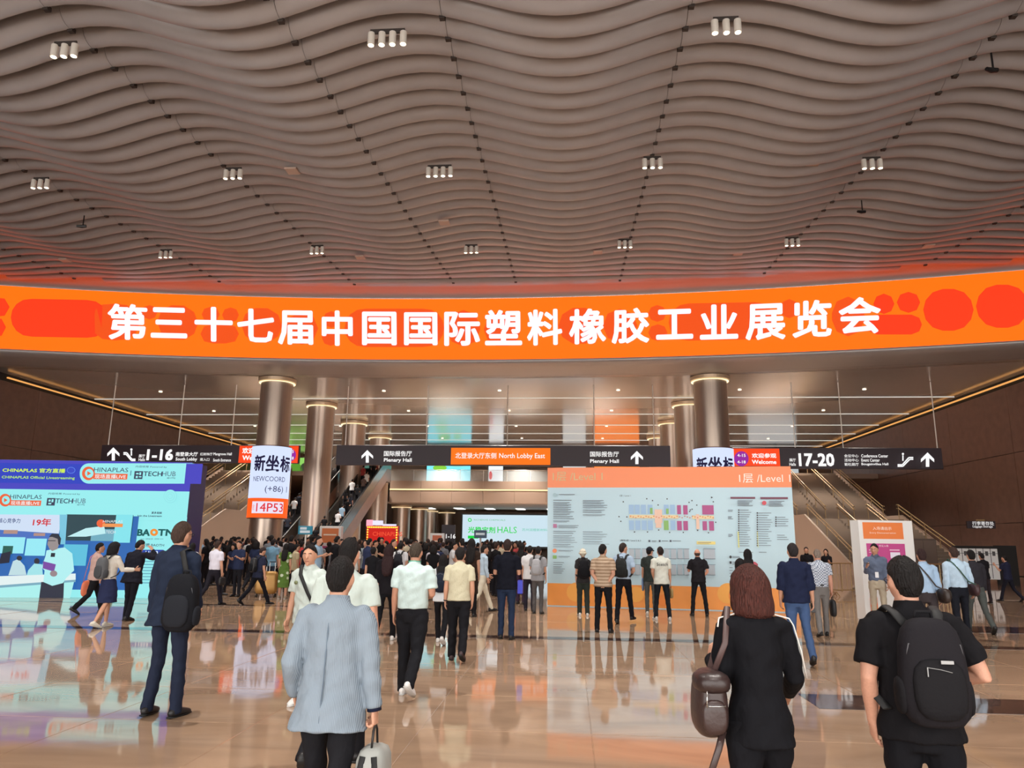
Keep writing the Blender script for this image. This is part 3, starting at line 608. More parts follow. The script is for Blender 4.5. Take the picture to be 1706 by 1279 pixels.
# ------------------------------------------------------------------ totem
A_, B_ = atZ(1443, 1030, 0), atZ(1530, 1018, 0); A_ = atY(1443, 1030, 18.9); A_.z = 0; B_ = Vector((atY(1532, 1000, 19.2).x, 19.2, 0))
d = (B_-A_).normalized(); N = Vector((d.y, -d.x, 0)); e = empty('entry_totem', (A_+B_)/2); bpy.context.view_layer.update()
tag(e, 'narrow white entry totem with orange heading and magenta ticket picture, right of the map board', 'totem')
f = Face(A_, N, e, .8, lit=False); H_ = atY(1425, 866, 18.9).z
upbox(f, e, A_, B_, 0, H_, .35, WHITE, 'body')
f.rects('orange_heading', [(X8(797), Y8(437), X8(1031), Y8(533))], (230, 122, 50)); f.text('入场请出示', (X8(855), Y8(462), X8(962), Y8(482)), (250, 236, 220), .0); f.text('Entry Demonstration', (X8(838), Y8(492), X8(985), Y8(505)), (250, 236, 220), 0)
f.rects('magenta_picture', [(X8(818), Y8(556), X8(1044), Y8(668))], (190, 62, 134)); f.text('凭证入场', (X8(888), Y8(564), X8(942), Y8(576)), (245, 230, 240), 0)
f.rects('ticket_picture', [(X8(840), Y8(624), X8(880), Y8(655)), (X8(952), Y8(606), X8(1010), Y8(640))], (226, 220, 236)); f.rects('small_print', [(X8(832), Y8(590), X8(880), Y8(597)), (X8(948), Y8(590), X8(1004), Y8(597)), (X8(832), Y8(604), X8(870), Y8(608))], (230, 190, 215))
f.rects('orange_block', [(X8(832), Y8(760), X8(880), Y8(790)), (X8(838), Y8(858), X8(886), Y8(952))], (236, 112, 40))
# ------------------------------------------------------------------ livestream LED screen (left)
P1 = atZ(298, 996, 0); P0 = Vector((-18.4, 20.55, 0)); d = (P1-P0).normalized(); N = Vector((d.y, -d.x, 0))
e = empty('livestream_screen', (P0+P1)/2); bpy.context.view_layer.update()
tag(e, 'huge lit livestream LED screen in a blue frame on the left', 'LED screen')
f = Face(P1, N, e, 1.0); TOPS = atY(310, 770, P1.y).z
upbox(f, e, P0, P1, 0, TOPS, 1.2, mat('blue booth frame', (44, 46, 110), .4), 'body'); f.gap = .004
X5 = lambda x: x/3.967
Y5 = lambda y: 740+y/3.967
BLUE = (66, 62, 190); CYA = (150, 236, 238); f.e = 1.0
v = [Vector((P.x, P.y, z))+f.N*.01 for z, P in ((.02, P0), (.02, P1), (TOPS-.01, P1), (TOPS-.01, P0))]; f.fix(MB().quad(*v).build('screen', flat(BLUE), e)); f.lay = 4
f.rects('blue_heading', [(-60, 770, 150, Y5(262))], (36, 60, 190))
f.pill('white_heading', (X5(530), Y5(126), X5(1330), Y5(260)), 15, CYA); f.rects('side_strip', [(X5(1234), Y5(128), X5(1330), Y5(262))], BLUE)
f.text('CHINAPLAS 官方直播', (X5(24), Y5(155), X5(434), Y5(190)), (214, 248, 60), .03); f.text('CHINAPLAS Official Livestreaming', (X5(18), Y5(208), X5(497), Y5(237)), (190, 240, 90), .02)
f.discs('speech_icon', [(X5(475), Y5(172), 7, 5.5)], (90, 130, 230)); f.discs('speech_icon', [(X5(475), Y5(172), 6, 4.6)], (44, 66, 196))
DK = (50, 56, 84); OR = (236, 96, 50)
def logo(x0, y0, x1, y1):
    w, h = x1-x0, y1-y0; r = h*.5; cx, cy = x0+r*.85, (y0+y1)/2
    f.discs('round_logo', [(cx, cy, r*.95, r)], OR); f.discs('round_logo', [(cx+r*.12, cy, r*.62, r*.66)], CYA)
    f.polys('play_mark', [[(cx-r*.15, cy-r*.34), (cx-r*.15, cy+r*.34), (cx+r*.42, cy)]], OR)
    f.rects('orange_bar', [(x0+w*.25, y0+h*.5, x1-w*.02, y1-h*.05)], OR); f.text('HINAPLAS', (x0+w*.26, y0+h*.06, x1, y0+h*.42), DK, .0)
    f.text('现场直播LIVE', (x0+w*.28, y0+h*.56, x1-w*.05, y0+h*.90), (240, 250, 250), .01)
logo(X5(552), Y5(148), X5(852), Y5(238)); logo(X5(-2), Y5(328), X5(290), Y5(412)) if False else None
f.text('内容统筹 Powered by', (X5(905), Y5(141), X5(1108), Y5(160)), DK, 0); f.rects('square_mark', [(X5(898), Y5(178), X5(948), Y5(231))], DK)
f.rects('square_mark', [(X5(908), Y5(190), X5(924), Y5(200)), (X5(930), Y5(186), X5(940), Y5(204)), (X5(906), Y5(210), X5(918), Y5(224)), (X5(926), Y5(212), X5(942), Y5(220))], CYA)
f.text('TECH', (X5(958), Y5(180), X5(1078), Y5(213)), DK, .02); f.text('HUB', (X5(1082), Y5(180), X5(1168), Y5(213)), (80, 96, 120), 0); f.text('@CPRJ', (X5(1112), Y5(219), X5(1165), Y5(230)), DK, .01); f.rects('rule', [(X5(873), Y5(175), X5(876), Y5(208))], (90, 150, 170))
f.rects('page', [(-60, Y5(292), X5(1190), Y5(1020))], CYA)
f.rects('side_strip', [(X5(1170), Y5(480), X5(1192), Y5(1020))], CYA)
logo(X5(14), Y5(328), X5(290), Y5(412))
f.text('内容统筹 Powered by', (X5(338), Y5(320), X5(544), Y5(338)), DK, 0); f.rects('square_mark', [(X5(330), Y5(356), X5(378), Y5(406))], DK); f.rects('square_mark', [(X5(340), Y5(366), X5(352), Y5(380)), (X5(360), Y5(364), X5(370), Y5(384)), (X5(338), Y5(388), X5(356), Y5(398))], CYA)
f.text('TECH', (X5(388), Y5(359), X5(496), Y5(392)), DK, .02); f.text('HUB', (X5(500), Y5(359), X5(582), Y5(392)), (80, 96, 120), 0); f.text('@CPRJ', (X5(528), Y5(396), X5(576), Y5(406)), DK, .01)
for rr in (11, 10.3, 7.5, 6.9, 4.2, 3.6): f.discs('ripple', [(X5(1140), Y5(345), rr, rr)], (142, 222, 228) if rr in (11, 7.5, 4.2) else CYA)
f.text('更多视频', (X5(1020), Y5(446), X5(1086), Y5(462)), DK, .03); f.text('Join the Livestream', (X5(926), Y5(467), X5(1086), Y5(484)), DK, .03)
f.rects('rule', [(X5(922), Y5(505), X5(1170), Y5(508))], DK)
f.text('BA', (X5(930), Y5(560), X5(1008), Y5(606)), (20, 90, 90), .05); f.text('TN', (X5(1065), Y5(560), X5(1165), Y5(606)), (20, 90, 90), .05); f.discs('ring_mark', [(X5(1038), Y5(582), 6.5, 6)], (240, 140, 40)); f.discs('ring_mark', [(X5(1038), Y5(582), 2.4, 2.2)], CYA)
f.text('SINCE 1999', (X5(984), Y5(620), X5(1070), Y5(630)), DK, 0); f.rects('rule', [(X5(950), Y5(624), X5(978), Y5(626)), (X5(1076), Y5(624), X5(1100), Y5(626))], DK)
f.text('宝腾 BAOTH', (X5(962), Y5(653), X5(1104), Y5(676)), DK, .01); f.pill('hall_tag', (X5(945), Y5(696), X5(1112), Y5(732)), 4, (20, 60, 160)); f.text('11S23', (X5(986), Y5(703), X5(1064), Y5(726)), (235, 250, 255), .02)
f.rects('small_print', [(X5(955), Y5(748+20*k), X5(1090-20*(k % 3)), Y5(756+20*k)) for k in range(9)], (100, 170, 190))
# live picture on the screen: the exhibition booth and its presenter
f.rects('picture', [(-60, Y5(462), X5(888), Y5(960))], (36, 100, 176))
f.rects('picture_sky', [(X5(470), Y5(464), X5(888), Y5(640))], (34, 66, 76))
f.polys('picture_booth_front', [[(-60, Y5(462)), (X5(440), Y5(468)), (X5(420), Y5(590)), (-60, Y5(548))]], (206, 222, 244))
f.polys('picture_pillar', [[(X5(425), Y5(466)), (X5(475), Y5(466)), (X5(462), Y5(660)), (X5(425), Y5(660))]], (120, 196, 222))
f.polys('picture_booth_shelf', [[(-60, Y5(550)), (X5(420), Y5(592)), (X5(420), Y5(640)), (-60, Y5(600))]], (70, 110, 190)); f.rects('picture_wood', [(X5(62), Y5(566), X5(150), Y5(592)), (X5(258), Y5(586), X5(330), Y5(606))], (176, 140, 130))
f.text('19年', (X5(256), Y5(490), X5(368), Y5(542)), (210, 50, 60), .03); f.text('客户核心竞争力', (X5(-30), Y5(488), X5(168), Y5(522)), (40, 60, 120), .01)
f.rects('picture_display', [(X5(14), Y5(612), X5(190), Y5(720)), (X5(214), Y5(622), X5(330), Y5(735))], (150, 232, 244)); f.rects('picture_machine', [(X5(60), Y5(670), X5(118), Y5(725))], (30, 90, 80)); f.polys('picture_machine', [[(X5(50), Y5(720)), (X5(112), Y5(705)), (X5(100), Y5(780)), (X5(30), Y5(788))]], (24, 28, 50))
f.rects('picture_hall', [(X5(640), Y5(560), X5(800), Y5(640))], (110, 170, 190)); f.polys('picture_hall', [[(X5(480), Y5(610)), (X5(600), Y5(555)), (X5(720), Y5(540)), (X5(730), Y5(590)), (X5(600), Y5(610))]], (190, 236, 240)); f.rects('picture_hall', [(X5(800), Y5(466), X5(888), Y5(650))], (130, 226, 236)); f.rects('picture_hall', [(X5(460), Y5(660), X5(600), Y5(800))], (90, 190, 220))
f.discs('round_logo', [(X5(700), Y5(524), 7, 6.5)], OR); f.rects('orange_bar', [(X5(712), Y5(524), X5(842), Y5(548))], (240, 150, 80)); f.text('HINAPLAS', (X5(716), Y5(502), X5(842), Y5(520)), (235, 240, 240), 0); f.text('TECH', (X5(735), Y5(570), X5(795), Y5(590)), (235, 240, 240), 0)
f.polys('picture_person', [[(X5(130), Y5(770)), (X5(165), Y5(755)), (X5(205), Y5(800)), (X5(218), Y5(860)), (X5(100), Y5(862))]], (190, 220, 226)); f.discs('picture_head', [(X5(172), Y5(750), 4.5, 4)], (40, 40, 50)); f.discs('picture_head', [(X5(286), Y5(770), 4.5, 5)], (40, 40, 50))
f.polys('picture_person', [[(X5(230), Y5(830)), (X5(270), Y5(785)), (X5(320), Y5(790)), (X5(330), Y5(900)), (X5(210), Y5(900))]], (160, 226, 232))
f.polys('picture_counter', [[(-60, Y5(878)), (X5(200), Y5(862)), (X5(540), Y5(850)), (X5(540), Y5(892)), (-60, Y5(952))]], (226, 240, 240)); f.polys('picture_counter', [[(-60, Y5(948)), (X5(540), Y5(890)), (X5(540), Y5(905)), (-60, Y5(968))]], (120, 170, 190)); f.polys('picture_counter', [[(-60, Y5(966)), (X5(530), Y5(905)), (X5(500), Y5(1030)), (-60, Y5(1030))]], (170, 238, 236))
# presenter in the picture
f.polys('presenter_trousers', [[(X5(318), Y5(905)), (X5(466), Y5(905)), (X5(462), Y5(1020)), (X5(302), Y5(1025))]], (40, 44, 62))
f.polys('presenter_shirt', [[(X5(352), Y5(700)), (X5(400), Y5(690)), (X5(470), Y5(680)), (X5(520), Y5(720)), (X5(532), Y5(830)), (X5(480), Y5(880)), (X5(460), Y5(912)), (X5(390), Y5(930)), (X5(332), Y5(905)), (X5(340), Y5(830)), (X5(320), Y5(810)), (X5(345), Y5(740))]], (176, 238, 240))
f.polys('presenter_face', [[(X5(366), Y5(622)), (X5(392), Y5(598)), (X5(425), Y5(606)), (X5(440), Y5(640)), (X5(424), Y5(690)), (X5(390), Y5(704)), (X5(372), Y5(690)), (X5(358), Y5(660))]], (150, 140, 140))
f.polys('presenter_hair', [[(X5(368), Y5(612)), (X5(388), Y5(590)), (X5(430), Y5(592)), (X5(448), Y5(622)), (X5(442), Y5(665)), (X5(430), Y5(660)), (X5(426), Y5(625)), (X5(392), Y5(612))]], (36, 40, 56)); f.rects('presenter_glasses', [(X5(362), Y5(634), X5(412), Y5(639))], (30, 30, 44))
f.rects('presenter_microphone', [(X5(384), Y5(716), X5(408), Y5(742))], (30, 34, 50)); f.polys('presenter_card', [[(X5(334), Y5(770)), (X5(416), Y5(790)), (X5(404), Y5(838)), (X5(330), Y5(816))]], (120, 70, 160)); f.discs('presenter_hand', [(X5(402), Y5(850), 6, 5)], (150, 130, 136))
f.discs('plant', [(X5(760), Y5(975), 8, 9)], (60, 120, 100))
# ------------------------------------------------------------------ queue-side signs
def post_sign(px0, py0, px1, py1, Y, c, lab, lines_=2, lit=0, tilt=0):
    a = atY(px0, py1, Y); b = atY(px1, py0, Y); e = empty('sign_board', ((a.x+b.x)/2, Y, 0)); tag(e, lab, 'sign'); w = (b.x-a.x)/2
    MB().box((-w, -.03, a.z), (w, .03, b.z), .01).build('panel', flat(c, .8) if lit else ink(c), e)
    MB().rod((0, .05, 0), (0, .05, b.z-.1), .035, 8).build('pole', mat('pale rod', (205, 198, 190), .35, .4), e); MB().cyl((0, .05), .28, 0, .03, 20).build('base', mat('black plastic', (20, 20, 22), .4), e)
    for k in range(lines_):
        z = a.z+(b.z-a.z)*(k+.8)/(lines_+.6); MB().quad((-w*.75, -.035, z-.04), (w*(.2+.5*((k+1) % 2)), -.035, z-.04), (w*(.2+.5*((k+1) % 2)), -.035, z+.05), (-w*.75, -.035, z+.05)).build('print_line', ink((210, 225, 235)), e)
    return e
post_sign(497, 876, 521, 890, 27, (34, 132, 160), 'small teal sign on a pole above the queue on the left', 2)
post_sign(790, 883, 811, 896, 30, (28, 62, 92), 'small dark blue sign on a pole above the queue before the LED wall', 1)
def kiosk(px0, py0, px1, Y, cols, lab):
    a = atY(px0, py0, Y); b = atY(px1, py0, Y); e = empty('kiosk_sign', ((a.x+b.x)/2, Y, 0)); tag(e, lab, 'kiosk'); w = (b.x-a.x)/2; z = a.z
    MB().box((-w, 0, 0), (w, .3, z), .02).build('body', WHITE, e)
    MB().box((-w+.12, -.02, z-.75), (w-.12, .0, z-.1)).build('orange_panel', ink(cols[0]), e); MB().box((-w+.12, -.02, .9), (w-.12, 0, z-.9)).build('lower_panel', ink(cols[1]), e)
    MB().quad((-w*.6, -.03, z-.42), (w*.6, -.03, z-.42), (w*.6, -.03, z-.36), (-w*.6, -.03, z-.36)).build('print_line', ink((240, 220, 200)), e)
kiosk(533, 876, 569, 34, ((214, 120, 66), (180, 70, 120)), 'white kiosk with an orange heading standing in the queue, left')
kiosk(717, 888, 740, 38, ((200, 104, 66), (200, 104, 66)), 'white kiosk with a red-orange panel standing in the queue, centre')
Y = 36; a = atY(609, 912, Y); b = atY(664, 876, Y); e = empty('marquee_sign', ((a.x+b.x)/2, Y, 0)); tag(e, 'red marquee sign framed with yellow light bulbs above the queue', 'marquee sign'); w = (b.x-a.x)/2
MB().box((-w, 0, 0), (w, .25, b.z), .02).build('panel', mat('red lacquer', (200, 24, 20), .4), e); MB().quad((-w+.15, -.01, a.z), (w-.15, -.01, a.z), (w-.15, -.01, b.z-.15), (-w+.15, -.01, b.z-.15)).build('red_screen', flat((214, 30, 22), .9), e)
for k in range(17): o = MB().ball((-w+.07+(2*w-.14)*k/16, -.04, b.z-.07), .035, 8, 5).build('bulb', flat((255, 190, 60), 3), e)
for k in range(1, 9):
    for sx in (-1, 1): MB().ball((sx*(w-.07), -.04, b.z-.07-k*.12), .035, 8, 5).build('bulb', flat((255, 190, 60), 3), e)
me = text_mesh('热烈欢迎', .0); 
for body, zz, hh, c in (('CHINAPLAS', b.z-.48, .2, (240, 90, 60)), ('2025', b.z-1.0, .16, (250, 150, 120))):
    me = text_mesh(body, .01); l = link('lettering', me, flat(c), e); l.rotation_euler = (R(90), 0, 0); l.scale = (.28, .28, .28); l.location = (-w*.6, -.03, zz)
Y = 37; a = atY(610, 877, Y); b = atY(660, 866, Y); e = empty('lit_sign', ((a.x+b.x)/2, Y, a.z)); tag(e, 'small stepped white and pink lit sign above the red marquee', 'lit sign'); w = (b.x-a.x)/2; h = b.z-a.z
MB().box((-w, 0, 0), (-w*.6, .1, h)).build('pink_box', flat((255, 170, 190), 1.1), e); MB().box((-w*.57, 0, .08), (w*.1, .1, h*.9)).build('white_box', flat((230, 226, 255), 1.1), e); MB().box((w*.1, 0, 0), (w, .1, h*.4)).build('white_box', flat((230, 226, 255), 1.1), e); MB().box((-w, .1, -a.z), (-w+.05, .15, 0)).build('pole', DARK, e)
Y = 42; a = atY(735, 912, Y); b = atY(758, 874, Y); e = empty('dark_totem', ((a.x+b.x)/2, Y, 0)); tag(e, 'dark totem reading 1-16 standing in the queue', 'totem'); w = (b.x-a.x)/2
MB().box((-w, 0, 0), (w, .25, b.z), .02).build('body', PURP, e); me = text_mesh('1-16', .02); l = link('lettering', me, flat(WHT), e); l.rotation_euler = (R(90), 0, 0); l.scale = (.34,)*3; l.location = (-w*.5, -.02, b.z-.75)
# right-hand side
a = atY(1612, 880, 45); b = atY(1658, 868, 45); e = empty('wall_sign', ((a.x+b.x)/2, 45, a.z)); tag(e, 'small purple sign projecting from the right wall', 'sign'); w = (b.x-a.x)/2; h = b.z-a.z
MB().box((-w, 0, 0), (w, .12, h), .01).build('panel', PURP, e); MB().box((-w*.3, .03, h), (w*.3, .08, h+.1)).build('bracket', RAIL, e)
for body, z, s_ in (('行李寄存处', h*.48, .24), ('Luggage Storage', h*.15, .17)):
    me = text_mesh(body, 0); l = link('lettering', me, flat(WHT), e); l.rotation_euler = (R(90), 0, 0); l.scale = (s_,)*3; l.location = (-w*.65, -.02, z)
Y = 36.5; a = atY(1596, 966, Y); b = atY(1661, 914, Y); e = empty('notice_board', ((a.x+b.x)/2, Y, 0)); tag(e, 'white gridded notice board against a dark backdrop at the far right', 'notice board'); w = (b.x-a.x)/2
MB().box((-w, 0, .25), (w, .08, b.z), .01).build('board', WHITE, e); MB().box((w, .1, 0), (w+.9, .3, b.z+.15)).build('backdrop', DARK, e); MB().box((-w, .09, b.z), (w+.9, .2, b.z+.12)).build('header', DARK, e)
for k in range(6):
    MB().box((-w+2*w*k/6-.012, -.01, .3), (-w+2*w*k/6+.012, 0, b.z)).build('grid_line', ink((80, 76, 76)), e); MB().box((-w+2*w*k/6+.08, -.02, b.z-.32), (-w+2*w*k/6+.2, 0, b.z-.12)).build('tab', ink((70, 66, 66)), e)
for z in (.9, 1.4): MB().box((-w, -.01, z), (w, 0, z+.02)).build('grid_line', ink((80, 76, 76)), e)
for k in (-1, 1): MB().box((k*w*.9-.03, .02, 0), (k*w*.9+.03, .06, .3)).build('leg', DARK, e)
Y = 45; a = atY(1521, 985, Y); e = empty('doorway_box', (atY(1537, 900, 42.8).x, 42.8, 0)); tag(e, 'brown box for the small dark doorway at the foot of the right stairs', 'doorway')  # this box stands for the small dark doorway by the stairs
MB().box((-.7, 0, 0), (.7, .6, 2.1), .02).build('body', mat('brown doorway box', (92, 74, 64), .5), e); MB().box((-.66, -.03, .1), (-.02, 0, 2.0), .01).build('door', mat('brown doorway box door', (108, 88, 76), .5), e); MB().box((.02, -.03, .1), (.66, 0, 2.0), .01).build('door', mat('brown doorway box door', (108, 88, 76), .5), e)
def barrier(x, y, rz, lab):
    e = empty('crowd_barrier', (x, y, 0), rz); tag(e, lab, 'barrier', 'brass crowd barriers by the right stairs')
    MB().tube([(-1, 0, .15), (-1, 0, 1.1), (1, 0, 1.1), (1, 0, .15)], .02, 8).build('frame', RAIL, e); MB().rod((-1, 0, .2), (1, 0, .2), .015).build('lower_rail', RAIL, e)
    for k in range(13): MB().rod((-.9+.15*k, 0, .2), (-.9+.15*k, 0, 1.1), .009, 5).build('bar', RAIL, e)
    for s in (-.8, .8): MB().tube([(s, -.25, .02), (s, 0, .15), (s, .25, .02)], .02, 6).build('foot', RAIL, e)
ords = ['nearest the map board', 'second from the map board', 'third from the map board', 'right behind the totem', 'first right of the totem', 'second right of the totem']
for k, px in enumerate((1352, 1388, 1424, 1465, 1530, 1566)): p = atY(px, 950, 27+.2*k); barrier(p.x, p.y, R(4), 'brass crowd barrier, '+ords[k])
# ------------------------------------------------------------------ people
JOBS = []            # raw volumes to be fused: (object, voxel, smooth iterations, extra mesh, displacement)
def fuse(name, mb, m, parent, voxel, it=3, extra=None, wr=0.0, seed=0):
    o = mb.build(name, m, parent, True)
    md = o.modifiers.new('r', 'REMESH'); md.mode = 'VOXEL'; md.voxel_size = voxel; md.use_smooth_shade = True
    if it: sm_ = o.modifiers.new('s', 'SMOOTH'); sm_.factor = .5; sm_.iterations = it
    JOBS.append((o, m, extra, wr, seed)); return o
def bake():
    bpy.context.view_layer.update(); dg = bpy.context.evaluated_depsgraph_get(); out = []
    for o, m, extra, wr, seed in JOBS:
        out.append(bpy.data.meshes.new_from_object(o.evaluated_get(dg)))
    for (o, m, extra, wr, seed), me in zip(JOBS, out):
        o.modifiers.clear(); n = len(me.vertices)
        if wr and n:
            co = np.empty(n*3); me.vertices.foreach_get('co', co); co = co.reshape(-1, 3); nr = np.empty(n*3); me.vertices.foreach_get('normal', nr); nr = nr.reshape(-1, 3)
            x, y, z = co.T; q = seed*1.7
            w = np.sin(z*31+x*23+q)*np.sin(x*17-z*13+q*2)+.6*np.sin(z*55-x*38+y*21+q)+.5*np.sin(z*19+y*33+q*3)
            co += nr*(w*wr)[:, None]; me.vertices.foreach_set('co', co.ravel())
        if extra is not None and extra.v:
            V = [tuple(v.co) for v in me.vertices]; FF = [tuple(p.vertices) for p in me.polygons]; V2 = V+extra.v; F2 = FF+[tuple(i+len(V) for i in q) for q in extra.f]
            me2 = bpy.data.meshes.new(me.name); me2.from_pydata(V2, [], F2); me = me2
        me.materials.clear(); me.materials.append(m); me.update(); me.shade_smooth(); old = o.data; o.data = me; bpy.data.meshes.remove(old)
    JOBS.clear()
def V3(*a): return np.array(a, float)
def nrm(v): v = np.array(v, float); return v/(np.linalg.norm(v)+1e-9)
def lerp(a, b, t): return a+(b-a)*t
OCC = []
class Bod:
    pass
def hand(body, ext, wrist, d, n, s_side, k, curl=22, grip=0, det=True):
    """d along the hand, n palm normal, s_side towards the thumb"""
    d = nrm(d); n = nrm(n-d*(n@d)); t = np.cross(d, n); t = t if t@s_side > 0 else -t
    body.tube([wrist-d*.02*k, wrist+d*.03*k, wrist+d*.085*k], [(.027*k, .018*k), (.038*k, .016*k), (.040*k, .013*k)], 10, side=t)
    if not det:
        body.tube([wrist+d*.07*k, wrist+d*.12*k+n*.01*k, wrist+d*.165*k+n*.03*k], [(.036*k, .012*k), (.034*k, .011*k), (.024*k, .009*k)], 8, side=t)
        body.tube([wrist+d*.02*k+t*.025*k, wrist+d*.06*k+t*.05*k+n*.01*k, wrist+d*.1*k+t*.052*k+n*.02*k], [.013*k, .012*k, .009*k], 6); return
    for i, (off, L) in enumerate(((.030, .070), (.010, .080), (-.010, .075), (-.029, .058))):
        p = wrist+d*.078*k+t*off*k; a = 0; pts = [p]; dd = d
        for q, fr in enumerate((.45, .32, .26)):
            a += R(curl+grip); dd = d*math.cos(a)+n*math.sin(a)+t*off*.8; p = p+nrm(dd)*L*fr*k; pts.append(p)
        ext.tube(pts, [.0095*k, .009*k, .0082*k, .0062*k], 7)
    p = wrist+d*.022*k+t*.024*k; pts = [p]
    for q, (fa, L) in enumerate(((.9, .035), (.5, .03), (.25, .024))): p = p+nrm(d*.75+t*fa+n*(.25+.3*q+grip/60))*L*k; pts.append(p)
    ext.tube(pts, [.014*k, .0125*k, .0105*k, .008*k], 7)
HAIRS = {
 # z relative to the head centre (head half height .117), growth beyond the skull, half angle left open for the face
 'short': [(.1325, 1.10, 0), (.129, 1.10, 0), (.118, 1.11, 0), (.10, 1.12, 0), (.078, 1.12, 34), (.052, 1.12, 64), (.025, 1.11, 92), (-.002, 1.10, 106), (-.03, 1.07, 118), (-.055, 1.02, 134), (-.075, .94, 150)],
 'buzz': [(.124, 1.03, 0), (.121, 1.03, 0), (.110, 1.04, 0), (.092, 1.05, 0), (.068, 1.05, 40), (.04, 1.05, 66), (.015, 1.05, 92), (-.01, 1.04, 106), (-.035, 1.0, 120), (-.06, .95, 140)],
 'bob': [(.136, 1.30, 0), (.131, 1.32, 0), (.118, 1.34, 0), (.098, 1.36, 0), (.070, 1.38, 30), (.035, 1.40, 55), (.0, 1.42, 66), (-.05, 1.52, 72), (-.095, 1.56, 78), (-.135, 1.52, 84), (-.155, 1.3, 92), (-.158, .9, 98)],
 'long': [(.134, 1.12, 0), (.130, 1.12, 0), (.119, 1.13, 0), (.10, 1.14, 0), (.07, 1.16, 40), (.03, 1.18, 60), (-.02, 1.2, 80), (-.08, 1.22, 98), (-.14, 1.25, 112), (-.22, 1.3, 130), (-.31, 1.22, 140), (-.40, .95, 150), (-.44, .5, 160)],
 'bald': [(.01, 1.03, 96), (-.01, 1.04, 100), (-.03, 1.03, 112), (-.05, .99, 130), (-.065, .93, 140)]}
def hair(style, Hc, RH, k, m, parent, seed=0, det=28):
    prof = HAIRS[style]; mb = MB(); n = det; rr = random.Random(seed); fine = []; zt = prof[0][0]+.0006
    for i in range(len(prof)-1):
        for q in (0, .5) if det > 20 else (0,): fine.append([lerp(prof[i][j], prof[i+1][j], q) for j in range(3)])
    fine.append(prof[-1]); v = []; ph = rr.random()*6
    if style == 'bald': zt = .118
    for z, g, ang in fine:
        if z > 0: hr = math.sqrt(max(.0006, 1-(z/zt)**2))
        elif style in ('bob', 'long'): hr = 1.0
        else: hr = 1-2.6*z*z/.0137*.12
        sk_ = math.sqrt(max(.0, 1-(min(.117, abs(z))/.1175)**2)) if z > 0 else max(.6, 1-.35*(min(.1, -z)/.1)**2)
        for j in range(n):
            a = 2*math.pi*j/n; x, y = math.sin(a), math.cos(a); deg = abs((math.degrees(a)+180) % 360-180)
            open_ = 1.0 if ang == 0 else 1/(1+math.exp((ang-deg)/6.0))
            if style == 'long' and z < -.1: r = g; fx, fy, cy = .080, .05, -.085-.10*min(1, (-z-.1)/.3)
            else: r = lerp(.82*sk_, g*hr, open_); fx, fy, cy = .077, .097, -.004
            wv = .020*math.sin(9*a+ph+z*50)+.014*math.sin(17*a-ph*2+z*70)+.010*math.sin(29*a+z*90+ph)
            r *= 1+wv*(1 if style != 'buzz' else .2)*min(1, hr*1.5)
            v.append(Hc+RH@V3(x*fx*r, y*fy*r+cy, z+(.004*math.sin(5*a+ph) if z > .08 and style == 'short' else 0))*k)
    N = len(fine); f = [tuple(range(n))]+[(i*n+j, (i+1)*n+j, (i+1)*n+(j+1) % n, i*n+(j+1) % n) for i in range(N-1) for j in range(n)]+[tuple((N-1)*n+j for j in range(n-1, -1, -1))]
    mb.add(v, f); o = mb.build('hair', m, parent, True); return o
def rotm(yaw=0, pitch=0, roll=0): return np.array(Euler((R(pitch), R(roll), R(yaw)), 'ZXY').to_matrix())
WALK = dict(L=(22, 6), R=(-16, 28)); WALK2 = dict(L=(-18, 32), R=(20, 8)); STAND = dict(L=(2, 3), R=(-2, 3))
RELAX = ((.13, .02, -1), (.04, .20, -1))
